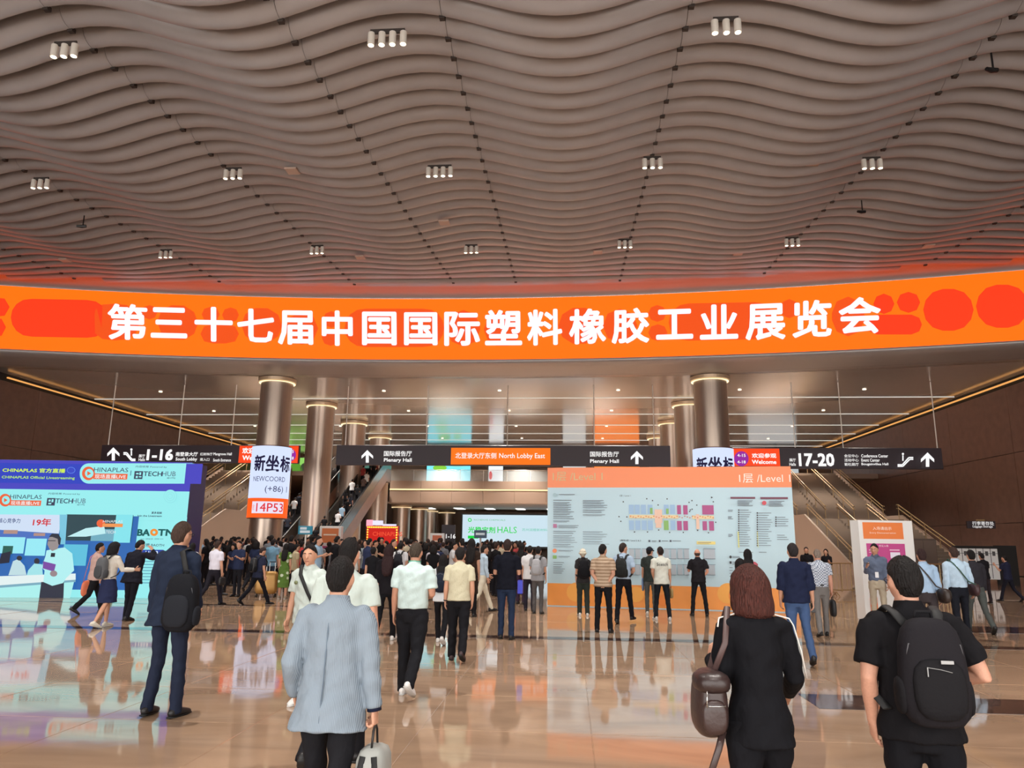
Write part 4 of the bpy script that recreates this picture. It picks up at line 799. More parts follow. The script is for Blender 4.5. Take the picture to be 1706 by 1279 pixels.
def person(lab, px, py, hy, face=0, Y=None, legs=STAND, armL=RELAX, armR=RELAX, lean=2, head=(0, 0, 0), hs='short', hc=(22, 18, 18), sk=(196, 146, 120), sex='m', w=1.0,
           top=('tee', (220, 225, 222)), bot=('trousers', (28, 28, 32)), shoes=(26, 24, 26), vox=.011, eyes=False, det=True, seed=None, group=None, H=None, grip=(0, 0), collar=None, splay=0, feat=(), name='person', pos=None):
    seed = seed if seed is not None else random.randint(0, 999)
    if pos is None:
        g = atZ(px, py, 0) if Y is None else atY(px, (py or 1000), Y); x, y = g.x, (g.y if Y is None else Y)
        H = atY(px, hy, y).z
    else: x, y = pos
    k = H/1.72; b = Bod(); e = empty(name, (x, y, 0), R(face)); tag(e, lab, 'person', group)
    wf = w*(1 if sex == 'm' else .93); fem = sex == 'f'
    # legs
    def leg(sd, sw, bd):
        a, c = R(sw), R(sw-bd); hip = V3(sd*.088, 0, .90)*k; ab = R(splay)+.02
        knee = hip+V3(sd*math.sin(ab), math.sin(a), -math.cos(a))*.43*k; ank = knee+V3(sd*math.sin(ab)*.6, math.sin(c), -math.cos(c))*.40*k
        fp = max(0, -(sw-bd)-8)*.9 if sw-bd < -8 else 0
        fd = V3(sd*.12, math.cos(R(fp)), -math.sin(R(fp))); fd = nrm(fd); fu = nrm(np.cross(np.cross(fd, V3(0, 0, 1)), fd)); return hip, knee, ank, fd, fu
    LG_ = {-1: leg(-1, *legs['L']), 1: leg(1, *legs['R'])}
    low = min(min((a+fd*t*k-fu*.078*k)[2] for t in (-.06, .17)) for _, _, a, fd, fu in LG_.values()); dz = V3(0, 0, -low)
    for s in LG_: hp, kn, an, fd, fu = LG_[s]; LG_[s] = (hp+dz, kn+dz, an+dz, fd, fu)
    RL = rotm(pitch=-lean); piv = V3(0, 0, .95)*k+dz
    U = lambda p: piv+RL@(np.array(p)*k+dz-piv)          # upper-body point
    shw = (.170 if not fem else .148)*w
    sh = {-1: U((-shw, 0, 1.412)), 1: U((shw, 0, 1.412))}
    arms = {}
    for s, A in ((-1, armL), (1, armR)):
        d1 = nrm((A[0][0]*s*(.62 if abs(A[0][0]) < .5 else .85), A[0][1], A[0][2])); d2 = nrm((A[1][0]*s, A[1][1], A[1][2])); el = sh[s]+d1*.285*k; wr_ = el+d2*.245*k; arms[s] = (el, wr_, d1, d2, A)
    # ---- body (skin): torso core, neck, head, arms, hands, legs
    body = MB(); ext = MB(); skirtish = bot[0] in ('skirt', 'dress') or top[0] == 'dress'
    body.tube([U((0, 0, .84)), U((0, 0, .97)), U((0, 0, 1.15)), U((0, 0, 1.33)), U((0, -.005, 1.42)), U((0, 0, 1.46))], [(.11*k, .08*k), (.13*wf*k, .085*k), (.115*wf*k, .08*k), (.13*wf*k, .085*k), (.11*wf*k, .07*k), (.06*k, .055*k)], 14, side=(1, 0, 0))
    Hc = U((0, .022, 1.605)); RH = RL@rotm(*head)
    nk = .056*(1 if not fem else .84)*k
    body.tube([U((0, -.005, 1.40)), U((0, .0, 1.47)), Hc+RH@V3(0, -.012, -.05)*k], [(nk*1.25, nk*1.1), (nk, nk), (nk*.98, nk)], 14, side=(1, 0, 0))
    def hf(p, d):
        x_, y_, z_ = p; t = max(0, -d[2])
        x_ *= 1-.30*t*t; 
        if y_ > 0: y_ *= 1-.08*t
        else: y_ *= 1-.42*t
        y_ += .014*t*t
        if d[2] > 0: y_ -= .006*d[2]
        return RH@V3(x_, y_, z_)*k
    body.ball(Hc, (.076, .096, .117), 24, 16, hf)
    hp_ = lambda *q: Hc+RH@V3(*q)*k
    body.tube([hp_(0, .088, .022), hp_(0, .101, .0), hp_(0, .115, -.022), hp_(0, .098, -.032)], [.008*k, .010*k, .0145*k, .008*k], 8)     # nose
    body.tube([hp_(-.04, .083, .032), hp_(0, .094, .030), hp_(.04, .083, .032)], [.009*k, .008*k, .009*k], 6)                            # brow
    body.tube([hp_(-.02, .088, -.058), hp_(0, .096, -.057), hp_(.02, .088, -.058)], [.006*k, .0095*k, .006*k], 6)                        # lips
    body.ball(hp_(0, .082, -.095), .021*k, 8, 6)
    for s in (-1, 1): body.ball(hp_(s*.079, -.008, -.005), (.009*k, .019*k, .031*k), 8, 6, lambda p, d: RH@p)
    bare = {'tee': .62, 'long': 2, 'jacket': 2, 'polo': .66, 'dress': .45, 'threeq': 1.15}[top[0]]
    for s in (-1, 1):
        el, wr_, d1, d2, A = arms[s]; cov = .82 if bare > 1.5 else 1
        body.tube([sh[s]-d1*.01, lerp(sh[s], el, .35), lerp(sh[s], el, .8), el, lerp(el, wr_, .3), lerp(el, wr_, .75), wr_], [.034*k*cov*w, .046*k*cov*w, .041*k*cov*w, .039*k*cov, .041*k*cov, .031*k*cov, (.027*k, .021*k)], 12)
        inward = V3(-s, .15, 0); dh = nrm(d2+V3(-s*.02, .02, 0)); ns = inward if abs(dh@nrm(inward)) < .8 else V3(0, 0, -1)
        if len(A) > 2: ns = V3(A[2][0]*s, A[2][1], A[2][2])
        th = V3(0, 1, 0) if abs(dh[1]) < .7 else V3(0, 0, 1)
        hand(body, ext, wr_, dh, ns, th, k, grip=grip[0 if s < 0 else 1], det=det)
    for s in (-1, 1):
        hp, kn, an, fd, fu = LG_[s]; c = 1 if skirtish else .72
        body.tube([hp, lerp(hp, kn, .5), kn, lerp(kn, an, .35), an, an-fu*.03*k], [.075*k*c, .066*k*c, .048*k*c, .053*k*c, .032*k*c, .034*k*c], 10)
    b.body = fuse('body', body, skin(sk), e, vox*1.15, 1, ext)
    # ---- hair
    if hs != 'none': hair(hs, Hc, RH, k*1.01, hairm(hc), e, seed, 44 if vox < .0095 else 28 if vox < .02 else 18)
    if eyes:
        for s in (-1, 1):
            MB().ball(hp_(s*.031, .084, .006), (.0115*k, .007*k, .0048*k), 10, 6, lambda p, d: RH@p).build('eye', mat('eye white', (225, 220, 215), .3), e, True)
            MB().ball(hp_(s*.031, .0895, .006), (.0042*k, .003*k, .0042*k), 8, 5, lambda p, d: RH@p).build('iris', mat('dark iris', (30, 20, 18), .2), e, True)
            MB().tube([hp_(s*.015, .097, .03), hp_(s*.03, .096, .034), hp_(s*.048, .084, .03)], [(.003*k, .004*k)]*3, 6).build('eyebrow', hairm(hc), e, True)
        MB().tube([hp_(-.024, .0905, -.058), hp_(-.01, .1015, -.056), hp_(0, .1035, -.0575), hp_(.01, .1015, -.056), hp_(.024, .0905, -.058)], [.002*k, .005*k, .0055*k, .005*k, .002*k], 6).build('mouth', mat('lips', (160, 92, 84), .5), e, True)
    # ---- trousers / skirt
    kind, bc = bot; bm = cloth(bc)
    if kind in ('trousers', 'jeans', 'loose'):
        L = 1.0 if kind != 'loose' else 1.22; mb = MB()
        mb.tube([U((0, 0, .80)) if lean < 6 else piv-V3(0, 0, .14*k), piv-V3(0, 0, .05*k), U((0, 0, 1.02))], [(.12*wf*k, .11*k), (.168*wf*k, .122*k), (.152*wf*k, .115*k)], 18, side=(1, 0, 0))
        for s in (-1, 1):
            hp, kn, an, fd, fu = LG_[s]
            mb.tube([hp+V3(0, 0, .02*k), lerp(hp, kn, .25), lerp(hp, kn, .65), kn, lerp(kn, an, .4), an-nrm(an-kn)*.045*k*(-1)], [(.086*L*wf*k, .10*k), (.084*L*wf*k, .094*k), (.068*L*wf*k, .076*k), (.060*L*k, .063*k), (.058*L*k, .064*k), (.052*L*k, .062*k)], 14, side=(1, 0, 0))
        b.bot = fuse('trousers', mb, bm, e, vox*1.45, 3, wr=.0035*k, seed=seed)
    elif kind == 'skirt':
        mb = MB(); hl = .50; mb.tube([U((0, 0, 1.03)), U((0, 0, .93)), V3(0, .01, .75)*k+dz, V3(0, .01, hl)*k+dz], [(.13*k, .10*k), (.175*k, .13*k), (.19*k, .165*k), (.185*k, .195*k)], 20, side=(1, 0, 0))
        fuse('skirt', mb, bm, e, vox*1.1, 2, wr=.003*k, seed=seed)
    # ---- shoes
    smat = mat('shoe %d %d %d' % tuple(shoes), shoes, .5)
    for s in (-1, 1):
        hp, kn, an, fd, fu = LG_[s]; so = an-fu*.078*k; mb = MB(); 
        mb.tube([so-fd*.075*k+fu*.03*k, so-fd*.05*k+fu*.042*k, so+fd*.03*k+fu*.043*k, so+fd*.11*k+fu*.032*k, so+fd*.17*k+fu*.024*k, so+fd*.195*k+fu*.018*k], [(.02*k, .022*k), (.036*k, .042*k), (.040*k, .043*k), (.047*k, .031*k), (.038*k, .022*k), (.016*k, .012*k)], 12, side=np.cross(fd, fu))
        mb.tube([so+fu*.03*k-fd*.01*k, an+fu*.015*k], [(.036*k, .042*k), (.034*k, .038*k)], 10)
        o = mb.build('shoe', smat, e, True)
        if vox < .02:
            sb = MB(); sb.tube([so-fd*.082*k+fu*.008*k, so+fd*.0*k+fu*.006*k, so+fd*.11*k+fu*.006*k, so+fd*.2*k+fu*.007*k], [(.028*k, .010*k), (.039*k, .010*k), (.050*k, .010*k), (.026*k, .008*k)], 12, side=np.cross(fd, fu)); sb.build('sole', mat('shoe sole light', (190, 188, 186), .6) if sum(shoes) > 300 else mat('shoe sole dark', (16, 16, 16), .6), o, True)
    # ---- top
    kind, tc = top[:2]; tm = top[2] if len(top) > 2 else cloth(tc); mb = MB(); hem = {'tee': .83, 'polo': .85, 'long': .96, 'jacket': .78, 'threeq': .84, 'dress': .42}[kind]
    if len(top) > 3: hem = top[3]
    ez = {'jacket': .016, 'long': .010, 'dress': .006}.get(kind, .014)
    T = []; hipx = .165 if not fem else .168; waist = .148 if not fem else .128; chest = .166 if not fem else .146
    if kind == 'jacket': T += [(hem, .216, .158, -.01), (.90, .186, .140, -.005)]
    elif kind == 'dress': T += [(hem, .19, .17, .02), (.7, .18, .15, .0), (.92, .17, .125, 0)]
    elif hem < .93: T += [(hem, hipx+.014, .132, 0), (.93, hipx+.006, .126, 0)]
    else: T += [(hem, hipx-.012, .112, 0)]
    T += [(1.06, waist+.006, .113, .0), (1.18, (waist+chest)/2, .117, .0), (1.30, chest, .118, -.004), (1.38, chest-.006, .105, -.010), (1.43, .148, .088, -.012), (1.455, .108, .076, -.010), (1.475, .074, .066, -.006), (1.485, .062, .060, 0)]
    mb.tube([U((0, q[3], q[0])) if q[0] > .8 else np.array(U((0, q[3], q[0])))*V3(1, 1, 1) for q in T], [((q[1]*wf+ez)*k if q[0] < 1.42 else (q[1]+ez*.4)*k, (q[2]*(.6+.4*w)+ez)*k if q[0] < 1.42 else (q[2]+ez*.3)*k) for q in T], 24, side=(1, 0, 0))
    for s in (-1, 1):
        el, wr_, d1, d2, A = arms[s]; se = ez+.012
        mb.ball(lerp(sh[s], U((0, -.01, 1.40)), .12)-V3(0, 0, .004*k), ((.056+ez*.5)*k*w, (.062+ez*.5)*k*w, (.050+ez*.4)*k), 12, 8)
        if bare <= 1:
            q = lerp(sh[s], el, bare+.12); mb.tube([sh[s], lerp(sh[s], el, .3), q], [(.052+se*.4)*k*w, (.050+se*.6)*k*w, (.047+se*.85)*k*w], 14)
        elif bare < 1.5:
            mb.tube([sh[s], lerp(sh[s], el, .3), lerp(sh[s], el, .8), el, lerp(el, wr_, .35)], [(.052+se*.4)*k*w, (.050+se*.5)*k*w, (.043+se*.8)*k*w, (.043+se)*k, (.042+se)*k], 14)
        else:
            mb.tube([sh[s], lerp(sh[s], el, .3), lerp(sh[s], el, .8), el, lerp(el, wr_, .35), lerp(el, wr_, .95)], [(.050+se*.4)*k*w, (.049+se*.5)*k*w, (.041+se*.6)*k*w, (.039+se*.6)*k, (.038+se*.6)*k, (.028+se*.6)*k], 14)
    b.top = fuse({'tee': 't_shirt', 'polo': 'polo_shirt', 'long': 'shirt', 'jacket': 'jacket', 'dress': 'dress', 'threeq': 'shirt'}[kind], mb, tm, e, vox*1.2, 2, wr=(.004 if kind != 'tee' else .003)*k, seed=seed+5)
    if kind in ('jacket', 'polo', 'long', 'threeq') and (kind != 'long' or not fem):
        cm = cloth(collar) if collar else tm
        MB().tube([U((0, -.004, 1.455)), U((0, -.002, 1.48)), U((0, .0, 1.51))], [(.082*k, .074*k), (.075*k, .069*k), (.066*k, .064*k)], 20, side=(1, 0, 0)).build('collar', cm, e, True)
    if 'belt' in feat: MB().tube([U((0, 0, .985)), U((0, 0, 1.02))], [(.166*wf*k, .13*k)]*2, 20, side=(1, 0, 0)).build('belt', mat('black leather', (24, 20, 20), .4), e, True)
    if 'watchL' in feat or 'watchR' in feat:
        s = -1 if 'watchL' in feat else 1; el, wr_, d1, d2, A = arms[s]; MB().tube([lerp(el, wr_, .90), lerp(el, wr_, .97)], [.033*k, .031*k], 12).build('wristwatch', mat('black plastic', (20, 20, 22), .4), e, True)
    if 'glasses' in feat:
        for s in (-1, 1):
            MB().tube([hp_(s*.058, .086, .012), hp_(s*.082, .04, .012), hp_(s*.084, -.01, .006)], [.0022*k]*3, 6).build('glasses_arm', mat('black plastic', (20, 20, 22), .4), e)
            MB().tube([hp_(s*.032+.02*math.cos(q), .104, .008+.014*math.sin(q)) for q in np.linspace(0, 6.283, 13)], .002*k, 5).build('lens_rim', mat('black plastic', (20, 20, 22), .4), e)
    if 'hat' in feat or 'cap' in feat:
        c_ = cloth((214, 206, 188)) if 'hat' in feat else cloth((34, 36, 44)); mb = MB()
        mb.ball(hp_(0, -.008, .045), (.088*k, .108*k, .085*k), 20, 10, lambda p, d: RH@V3(p[0], p[1], max(p[2], -.02*k)))
        if 'hat' in feat: mb.tube([hp_(0, -.005, .03), hp_(0, -.005, -.005)], [(.092*k, .112*k), (.122*k, .142*k)], 22, side=(1, 0, 0))
        else: mb.tube([hp_(0, .07, .04), hp_(0, .13, .03), hp_(0, .165, .02)], [(.07*k, .006*k), (.06*k, .006*k), (.035*k, .005*k)], 12, side=(1, 0, 0))
        mb.build('hat' if 'hat' in feat else 'cap', c_, e, True)
    OCC.append((e.location.x, e.location.y, .40)); b.e = e; b.k = k; b.U = U; b.sh = sh; b.arms = arms; b.H = Hc; b.RL = RL; b.hp = hp_; b.legs = LG_; b.dz = dz; b.RH = RH; b.w = w; b.face = face; return b
def carried(b, name, lab, cat='bag'):
    e = empty(name, b.e.location, R(b.face)); tag(e, lab, cat); return e
def softbox(c, r, n=20, m=12, p=3.2, rot=None, taper=0):
    """rounded box with centre c and half sizes r"""
    mb = MB()
    def fn(q, d):
        a = (abs(d[0])**p+abs(d[1])**p+abs(d[2])**p)**(-1/p); v = V3(d[0]*a*r[0], d[1]*a*r[1], d[2]*a*r[2]); v[0] *= 1-taper*(v[2]/r[2]); return rot@v if rot is not None else v
    return mb.ball(c, 1.0, n, m, fn)
def backpack(b, lab, c=(26, 26, 30), c2=None, size=1.0, logo_=False, one=0, strapc=None):
    e = carried(b, 'backpack', lab, 'backpack'); k = b.k; U = b.U; m = mat('bag %d %d %d' % tuple(c), c, .85, bump=.3, scale=50, spec=.15); m2 = mat('bag %d %d %d' % tuple(c2 or [max(0, x-8) for x in c]), c2 or [max(0, x-8) for x in c], .8, bump=.3, scale=50, spec=.15)
    dx = one*.22; rot = b.RL; z = 1.19 if not one else 1.0
    softbox(U((dx, -.215, z)), (.142*size*k, .078*k, .235*size*k), 22, 14, 3.6, rot, .10).build('main_compartment', m, e, True)
    softbox(U((dx, -.288, z-.07)), (.112*size*k, .030*k, .13*size*k), 18, 10, 3.2, rot).build('front_pocket', m2, e, True)
    for s in (-1, 1): softbox(U((dx+s*.14*size, -.2, z-.11)), (.022*k, .06*k, .085*k), 10, 8, 3, rot).build('side_pocket', m2, e, True)
    MB().tube([U((dx-.045, -.17, z+.21*size)), U((dx-.035, -.18, z+.26*size)), U((dx+.035, -.18, z+.26*size)), U((dx+.045, -.17, z+.21*size))], [.009*k]*4, 7).build('grab_handle', m2, e, True)
    MB().tube([U((dx-.13*size, -.258, z+.03)), U((dx-.11*size, -.272, z+.13)), U((dx, -.276, z+.175)), U((dx+.11*size, -.272, z+.13)), U((dx+.13*size, -.258, z+.03))], [.004*k]*5, 6).build('zip', mat('zip grey', (90, 90, 94), .4, .5), e, True)
    sm_ = mat('strap %d %d %d' % tuple(strapc or (20, 20, 22)), strapc or (20, 20, 22), .85, spec=.12)
    for s in ((-1, 1) if not one else (one,)):
        w = b.w
        P = [U((dx*.6+s*.075, -.14, z+.2*size)), U((s*.095*w, -.09, 1.455)), U((s*.105*w, -.01, 1.482)), U((s*.118*w, .08, 1.435)), U((s*.135*w, .152, 1.32)), U((s*.145*w, .145, 1.18)), U((s*.190*w, .03, 1.06)), U((s*.17*w, -.10, 1.0))]
        if one: P = P[:6]+[U((s*.20*w, .04, 1.05)), U((s*.16*w, -.12, .95))]
        MB().tube(P, [(.026*k, .008*k)]*len(P), 8, side=(1, 0, 0)).build('strap', sm_, e, True)
    if logo_:
        f_ = MB().box((-.028*k, -.003, -.008*k), (.028*k, .003, .008*k), .001).build('badge', mat('badge grey', (150, 150, 150), .4, .5), e); f_.location = Vector(U((dx+.03, -.322, z+.055)))
        MB().tube([U((dx-.06, -.321, z+.03)), U((dx-.062, -.324, z-.01))], .003*k, 6).build('zip_pull', mat('badge grey', (150, 150, 150), .4, .5), e)
        MB().tube([U((dx-.06, -.317, z+.03)), U((dx, -.321, z+.022)), U((dx+.05, -.317, z+.01))], .0015*k, 5).build('pocket_zip', mat('badge grey', (150, 150, 150), .4, .5), e)
    return e
def shoulder_bag(b, lab, c, s=-1, size=(.15, .07, .11), drop=.80, back=-.05, cross=False, strapc=None, name='shoulder_bag'):
    e = carried(b, name, lab, 'bag'); k = b.k; U = b.U; m = mat('leather %d %d %d' % tuple(c), c, .5, bump=.25, scale=35); sc_ = mat('leather %d %d %d' % tuple(strapc or c), strapc or c, .5)
    cx = s*(.20*b.w+.04); C_ = U((cx, back, drop)); softbox(C_, (size[1]*k, size[0]*k, size[2]*k), 20, 12, 3.2, b.RL, -.1).build('bag_body', m, e, True)
    softbox(C_+V3(s*size[1]*k*.9, 0, .02*k), (.012*k, size[0]*.85*k, size[2]*.7*k), 16, 8, 3.2, b.RL).build('flap', mat('leather %d %d %d' % tuple([int(v*.8) for v in c]), [int(v*.8) for v in c], .5), e, True)
    ss = -s if cross else s; top = U((ss*.13*b.w, -.01, 1.50)); 
    fr = [C_+V3(0, size[0]*.8*k, size[2]*.8*k)]+([U((s*.12, .145, 1.12)), U((0, .160, 1.30)), U((ss*.10, .10, 1.45))] if cross else [U((s*.17*b.w, .13, 1.25)), U((s*.14*b.w, .09, 1.42))])+[top]
    bk = [top]+([U((ss*.09, -.105, 1.42)), U((0, -.150, 1.28)), U((s*.13, -.150, 1.08))] if cross else [U((s*.15*b.w, -.12, 1.38)), U((s*.18*b.w, -.14, 1.15))])+[C_+V3(0, -size[0]*.8*k, size[2]*.8*k)]
    for P in (fr, bk): MB().tube(P, [(.014*k, .005*k)]*len(P), 8, side=(1, 0, 0)).build('strap', sc_, e, True)
    return e
def held(b, s, name, lab, c, size=(.16, .05, .12), hang=.10, cat='bag', handle=True, mm=None):
    e = carried(b, name, lab, cat); k = b.k; el, wr_, d1, d2, A = b.arms[s]; hnd = wr_+nrm(d2)*.09*k; m = mm or mat('bag %d %d %d' % tuple(c), c, .55, bump=.2, scale=40)
    C_ = hnd-V3(0, 0, (hang+size[2])*k); softbox(C_, (size[1]*k, size[0]*k, size[2]*k), 18, 12, 4).build('bag_body', m, e, True)
    if handle: MB().tube([C_+V3(0, -.06*k, size[2]*.9*k), hnd+V3(0, -.035*k, -.02*k), hnd+V3(0, 0, .012*k), hnd+V3(0, .035*k, -.02*k), C_+V3(0, .06*k, size[2]*.9*k)], .007*k, 7).build('handle', mat('black leather', (24, 20, 20), .4), e, True)
    return e, C_, hnd
def P2(*a, **k): return person(*a, **k)
# ---- foreground
def striped(name, c1, c2, sc, dirv=(1, 0, 0), rough=.85):
    m = cloth(c1).copy(); m.name = name; nt = m.node_tree; b_ = nt.nodes['Principled BSDF']; tc = nt.nodes.new('ShaderNodeTexCoord'); wv = nt.nodes.new('ShaderNodeTexWave'); wv.inputs['Scale'].default_value = sc; wv.inputs['Distortion'].default_value = .6; wv.inputs['Detail'].default_value = 1
    wv.bands_direction = 'X' if dirv[0] else 'Z'; r = nt.nodes.new('ShaderNodeValToRGB'); r.color_ramp.elements[0].position = .35; r.color_ramp.elements[1].position = .65
    r.color_ramp.elements[0].color = (*lin(c1), 1); r.color_ramp.elements[1].color = (*lin(c2), 1); nt.links.new(tc.outputs['Object'], wv.inputs['Vector']); nt.links.new(wv.outputs['Fac'], r.inputs[0]); nt.links.new(r.outputs[0], b_.inputs['Base Color']); return m
def patterned(name, c1, c2, sc, kind='VORONOI', thr=(.1, .16)):
    m = cloth(c1).copy(); m.name = name; nt = m.node_tree; b_ = nt.nodes['Principled BSDF']; tc = nt.nodes.new('ShaderNodeTexCoord')
    n = nt.nodes.new('ShaderNodeTexVoronoi' if kind == 'VORONOI' else 'ShaderNodeTexChecker'); n.inputs['Scale'].default_value = sc
    nt.links.new(tc.outputs['Object'], n.inputs['Vector']); out = n.outputs['Distance'] if kind == 'VORONOI' else n.outputs['Fac']
    r = nt.nodes.new('ShaderNodeValToRGB'); r.color_ramp.elements[0].position = thr[0]; r.color_ramp.elements[1].position = thr[1]
    r.color_ramp.elements[0].color = (*lin(c2), 1); r.color_ramp.elements[1].color = (*lin(c1), 1); nt.links.new(out, r.inputs[0]); nt.links.new(r.outputs[0], b_.inputs['Base Color']); return m
GREYJ = striped('grey striped linen', (118, 131, 144), (142, 154, 165), 40)
b = person('man in a light grey striped blazer walking away, centre foreground', 544, 1279, 932, -2, Y=4.2, legs=dict(L=(14, 6), R=(-10, 16)), armL=((.35, -.35, -1), (.05, .55, -.8)), armR=((.34, -.10, -1), (.12, .05, -1)), lean=3, hs='short', top=('jacket', (146, 160, 172), GREYJ), w=1.0, vox=.008, grip=(0, 42), sk=(200, 150, 124), seed=3)
MB().tube([b.U((0, -.168, .80)), b.U((0, -.160, .88)), b.U((0, -.140, 1.1)), b.U((0, -.128, 1.36))], [(.004, .006)]*4, 6, side=(1, 0, 0)).build('back_seam', cloth((104, 118, 132)), b.e, True)
el, wr_, d1, d2, A = b.arms[1]; MB().tube([lerp(el, wr_, .93), lerp(el, wr_, 1.03)], [.040*b.k, .042*b.k], 14).build('shirt_cuff', cloth((28, 32, 52)), b.e, True)
e, C_, hnd = held(b, 1, 'rucksack', 'grey and white rucksack carried low in the hand of the man in the grey blazer', (150, 152, 148), (.13, .085, .17), .10)
for s in (-1, 1):
    MB().tube([C_+V3(s*.03, -.11, .13), C_+V3(s*.05, -.135, 0), C_+V3(s*.05, -.12, -.12)], [(.016, .005)]*3, 8).build('strap', mat('strap 20 20 22', (20, 20, 22), .7), e, True)
softbox(C_+V3(.0, -.12, -.05), (.055, .03, .09), 14, 10, 3).build('front_pocket', mat('bag pale', (196, 198, 192), .6, bump=.3, scale=50), e, True); softbox(C_+V3(.07, -.02, -.05), (.02, .06, .08), 12, 8, 3).build('side_pocket', mat('bag dark', (40, 42, 46), .6), e, True)
b = person('woman with a reddish-brown bob in a black top with white shoulder piping', 1269, 1279, 948, 6, Y=4.1, legs=dict(L=(-8, 14), R=(12, 5)), armL=((.22, .10, -1), (-.1, .85, .25)), armR=((.42, .05, -1), (.15, .75, -.45)), sex='f', hs='bob', hc=(74, 38, 32), top=('long', (20, 20, 24), None or cloth((20, 20, 24)), .80), bot=('loose', (20, 20, 24)), w=1.02, vox=.008, seed=8)
wp = mat('white piping', (225, 222, 216), .6)
el, wr_, d1, d2, A = b.arms[1]; sd = V3(.9, -.42, 0)
MB().tube([b.U((.07, -.04, 1.487)), b.U((.12, -.02, 1.465)), b.sh[1]+V3(.045, -.02, .035)*b.k, b.sh[1]+sd*.07*b.k, lerp(b.sh[1], el, .5)+sd*.072*b.k, el+sd*.060*b.k], [(.006, .004)]*6, 6).build('piping', wp, b.e, True)
el, wr_, d1, d2, A = b.arms[-1]
MB().tube([b.U((-.07, -.04, 1.487)), b.U((-.12, -.02, 1.465)), b.sh[-1]+V3(-.045, -.02, .035)*b.k, b.sh[-1]+V3(-.06, -.04, -.01)*b.k], [(.006, .004)]*4, 6).build('piping', wp, b.e, True)
k = b.k; e = carried(b, 'leather_bag', 'dark brown leather bag with a silver zip on the shoulder of the woman in black', 'bag'); BR = mat('dark brown leather', (58, 42, 40), .38, bump=.3, scale=28)
C_ = b.U((-.285, -.06, 1.02)); softbox(C_, (.085*k, .13*k, .17*k), 24, 16, 3, None, .12).build('bag_body', BR, e, True); softbox(C_+V3(0, -.05, .11)*k, (.092*k, .11*k, .055*k), 20, 10, 3).build('flap', mat('dark brown leather flap', (48, 34, 33), .38, bump=.3, scale=28), e, True)
softbox(C_+V3(-.01, -.135, -.05)*k, (.065*k, .022*k, .085*k), 16, 10, 3).build('front_pocket', BR, e, True); MB().tube([C_+V3(-.05, -.162, .01)*k, C_+V3(.04, -.162, .01)*k], [(.006, .003)]*2, 6).build('silver_zip', mat('silver', (210, 208, 205), .25, .9), e, True)
MB().tube([C_+V3(-.05, -.15, .08)*k, C_+V3(-.055, -.155, .0)*k], [(.003, .003)]*2, 6).build('silver_zip', mat('silver', (210, 208, 205), .25, .9), e, True)
MB().tube([C_+V3(.03, -.02, .16)*k, b.U((-.19, -.09, 1.32)), b.U((-.145, -.02, 1.505)), b.U((-.15, .09, 1.40)), C_+V3(.03, .07, .15)*k], [(.017*k, .005*k)]*5, 8, side=(1, 0, 0)).build('strap', mat('brown strap', (78, 58, 56), .5), e, True)
MB().tube([C_+V3(.04, -.1, -.12)*k, C_+V3(.0, -.14, -.2)*k, C_+V3(-.04, -.14, -.3)*k, C_+V3(-.01, -.12, -.38)*k, C_+V3(.06, -.1, -.40)*k], [(.018*k, .008*k)]*5, 8, side=(1, 0, 0)).build('loose_strap', BR, e, True)
b = person('stocky man in a black short-sleeved shirt with glasses, right foreground, seen from behind', 1541, 1279, 934, -3, Y=4.0, legs=dict(L=(10, 6), R=(-10, 14)), armL=((.30, -.12, -1), (-.12, .35, -1)), armR=((.50, -.22, -.9), (-.5, .75, -.15)), hs='short', top=('polo', (22, 21, 24)), bot=('trousers', (20, 20, 24)), w=1.08, vox=.008, sk=(202, 150, 126), feat=('glasses',), head=(8, 0, 0), seed=14)
backpack(b, 'large black backpack on the back of the stocky man in the right foreground', (30, 28, 32), (24, 23, 26), 1.06, True)
b = person('tall brown-haired man in a dark navy suit walking past the livestream screen', 268, 1193, 872, -4, legs=dict(L=(8, 18), R=(2, 4)), armL=((.16, -.05, -1), (.06, .12, -1)), armR=((.2, .0, -1), (-.1, .5, -.8)), hs='short', hc=(72, 54, 46), top=('jacket', (36, 44, 62)), bot=('trousers', (36, 42, 60)), w=.98, vox=.009, splay=3, feat=('glasses',), head=(-10, 0, 0), seed=20)
backpack(b, 'black backpack slung on the right shoulder of the tall man in the navy suit', (24, 25, 30), (34, 36, 42), 1.08, False, 1)
b = person('man facing the camera in a white polo shirt with a black strap across his chest', 506, 1128, 903, 168, Y=8.6, legs=WALK, armL=((.2, -.05, -1), (.08, .2, -1)), armR=((.22, -.02, -1), (.1, .15, -1)), hs='short', top=('polo', (198, 210, 204)), bot=('trousers', (26, 26, 30)), vox=.009, eyes=True, head=(14, 0, 0), shoes=(215, 215, 212), sk=(204, 152, 124), seed=23, w=.98)
e = carried(b, 'crossbody_bag', 'black bag on a strap across the man facing the camera in white polo', 'bag')
MB().tube([b.U((.10, .02, 1.50)), b.U((.05, .12, 1.40)), b.U((-.06, .148, 1.22)), b.U((-.17, .13, 1.02))], [(.022*b.k, .005*b.k)]*4, 8, side=(1, 0, .6)).build('strap', mat('strap 20 20 22', (20, 20, 22), .7), e, True); softbox(b.U((-.2, .06, .93)), (.05, .10, .09), 16, 10, 3.4).build('bag_body', mat('bag 26 26 30', (26, 26, 30), .6), e, True)
MB().tube([b.U((.09, .138, 1.31)), b.U((.09, .146, 1.31))], .022*b.k, 12).build('chest_badge', mat('badge olive', (120, 128, 90), .6), b.e, True)
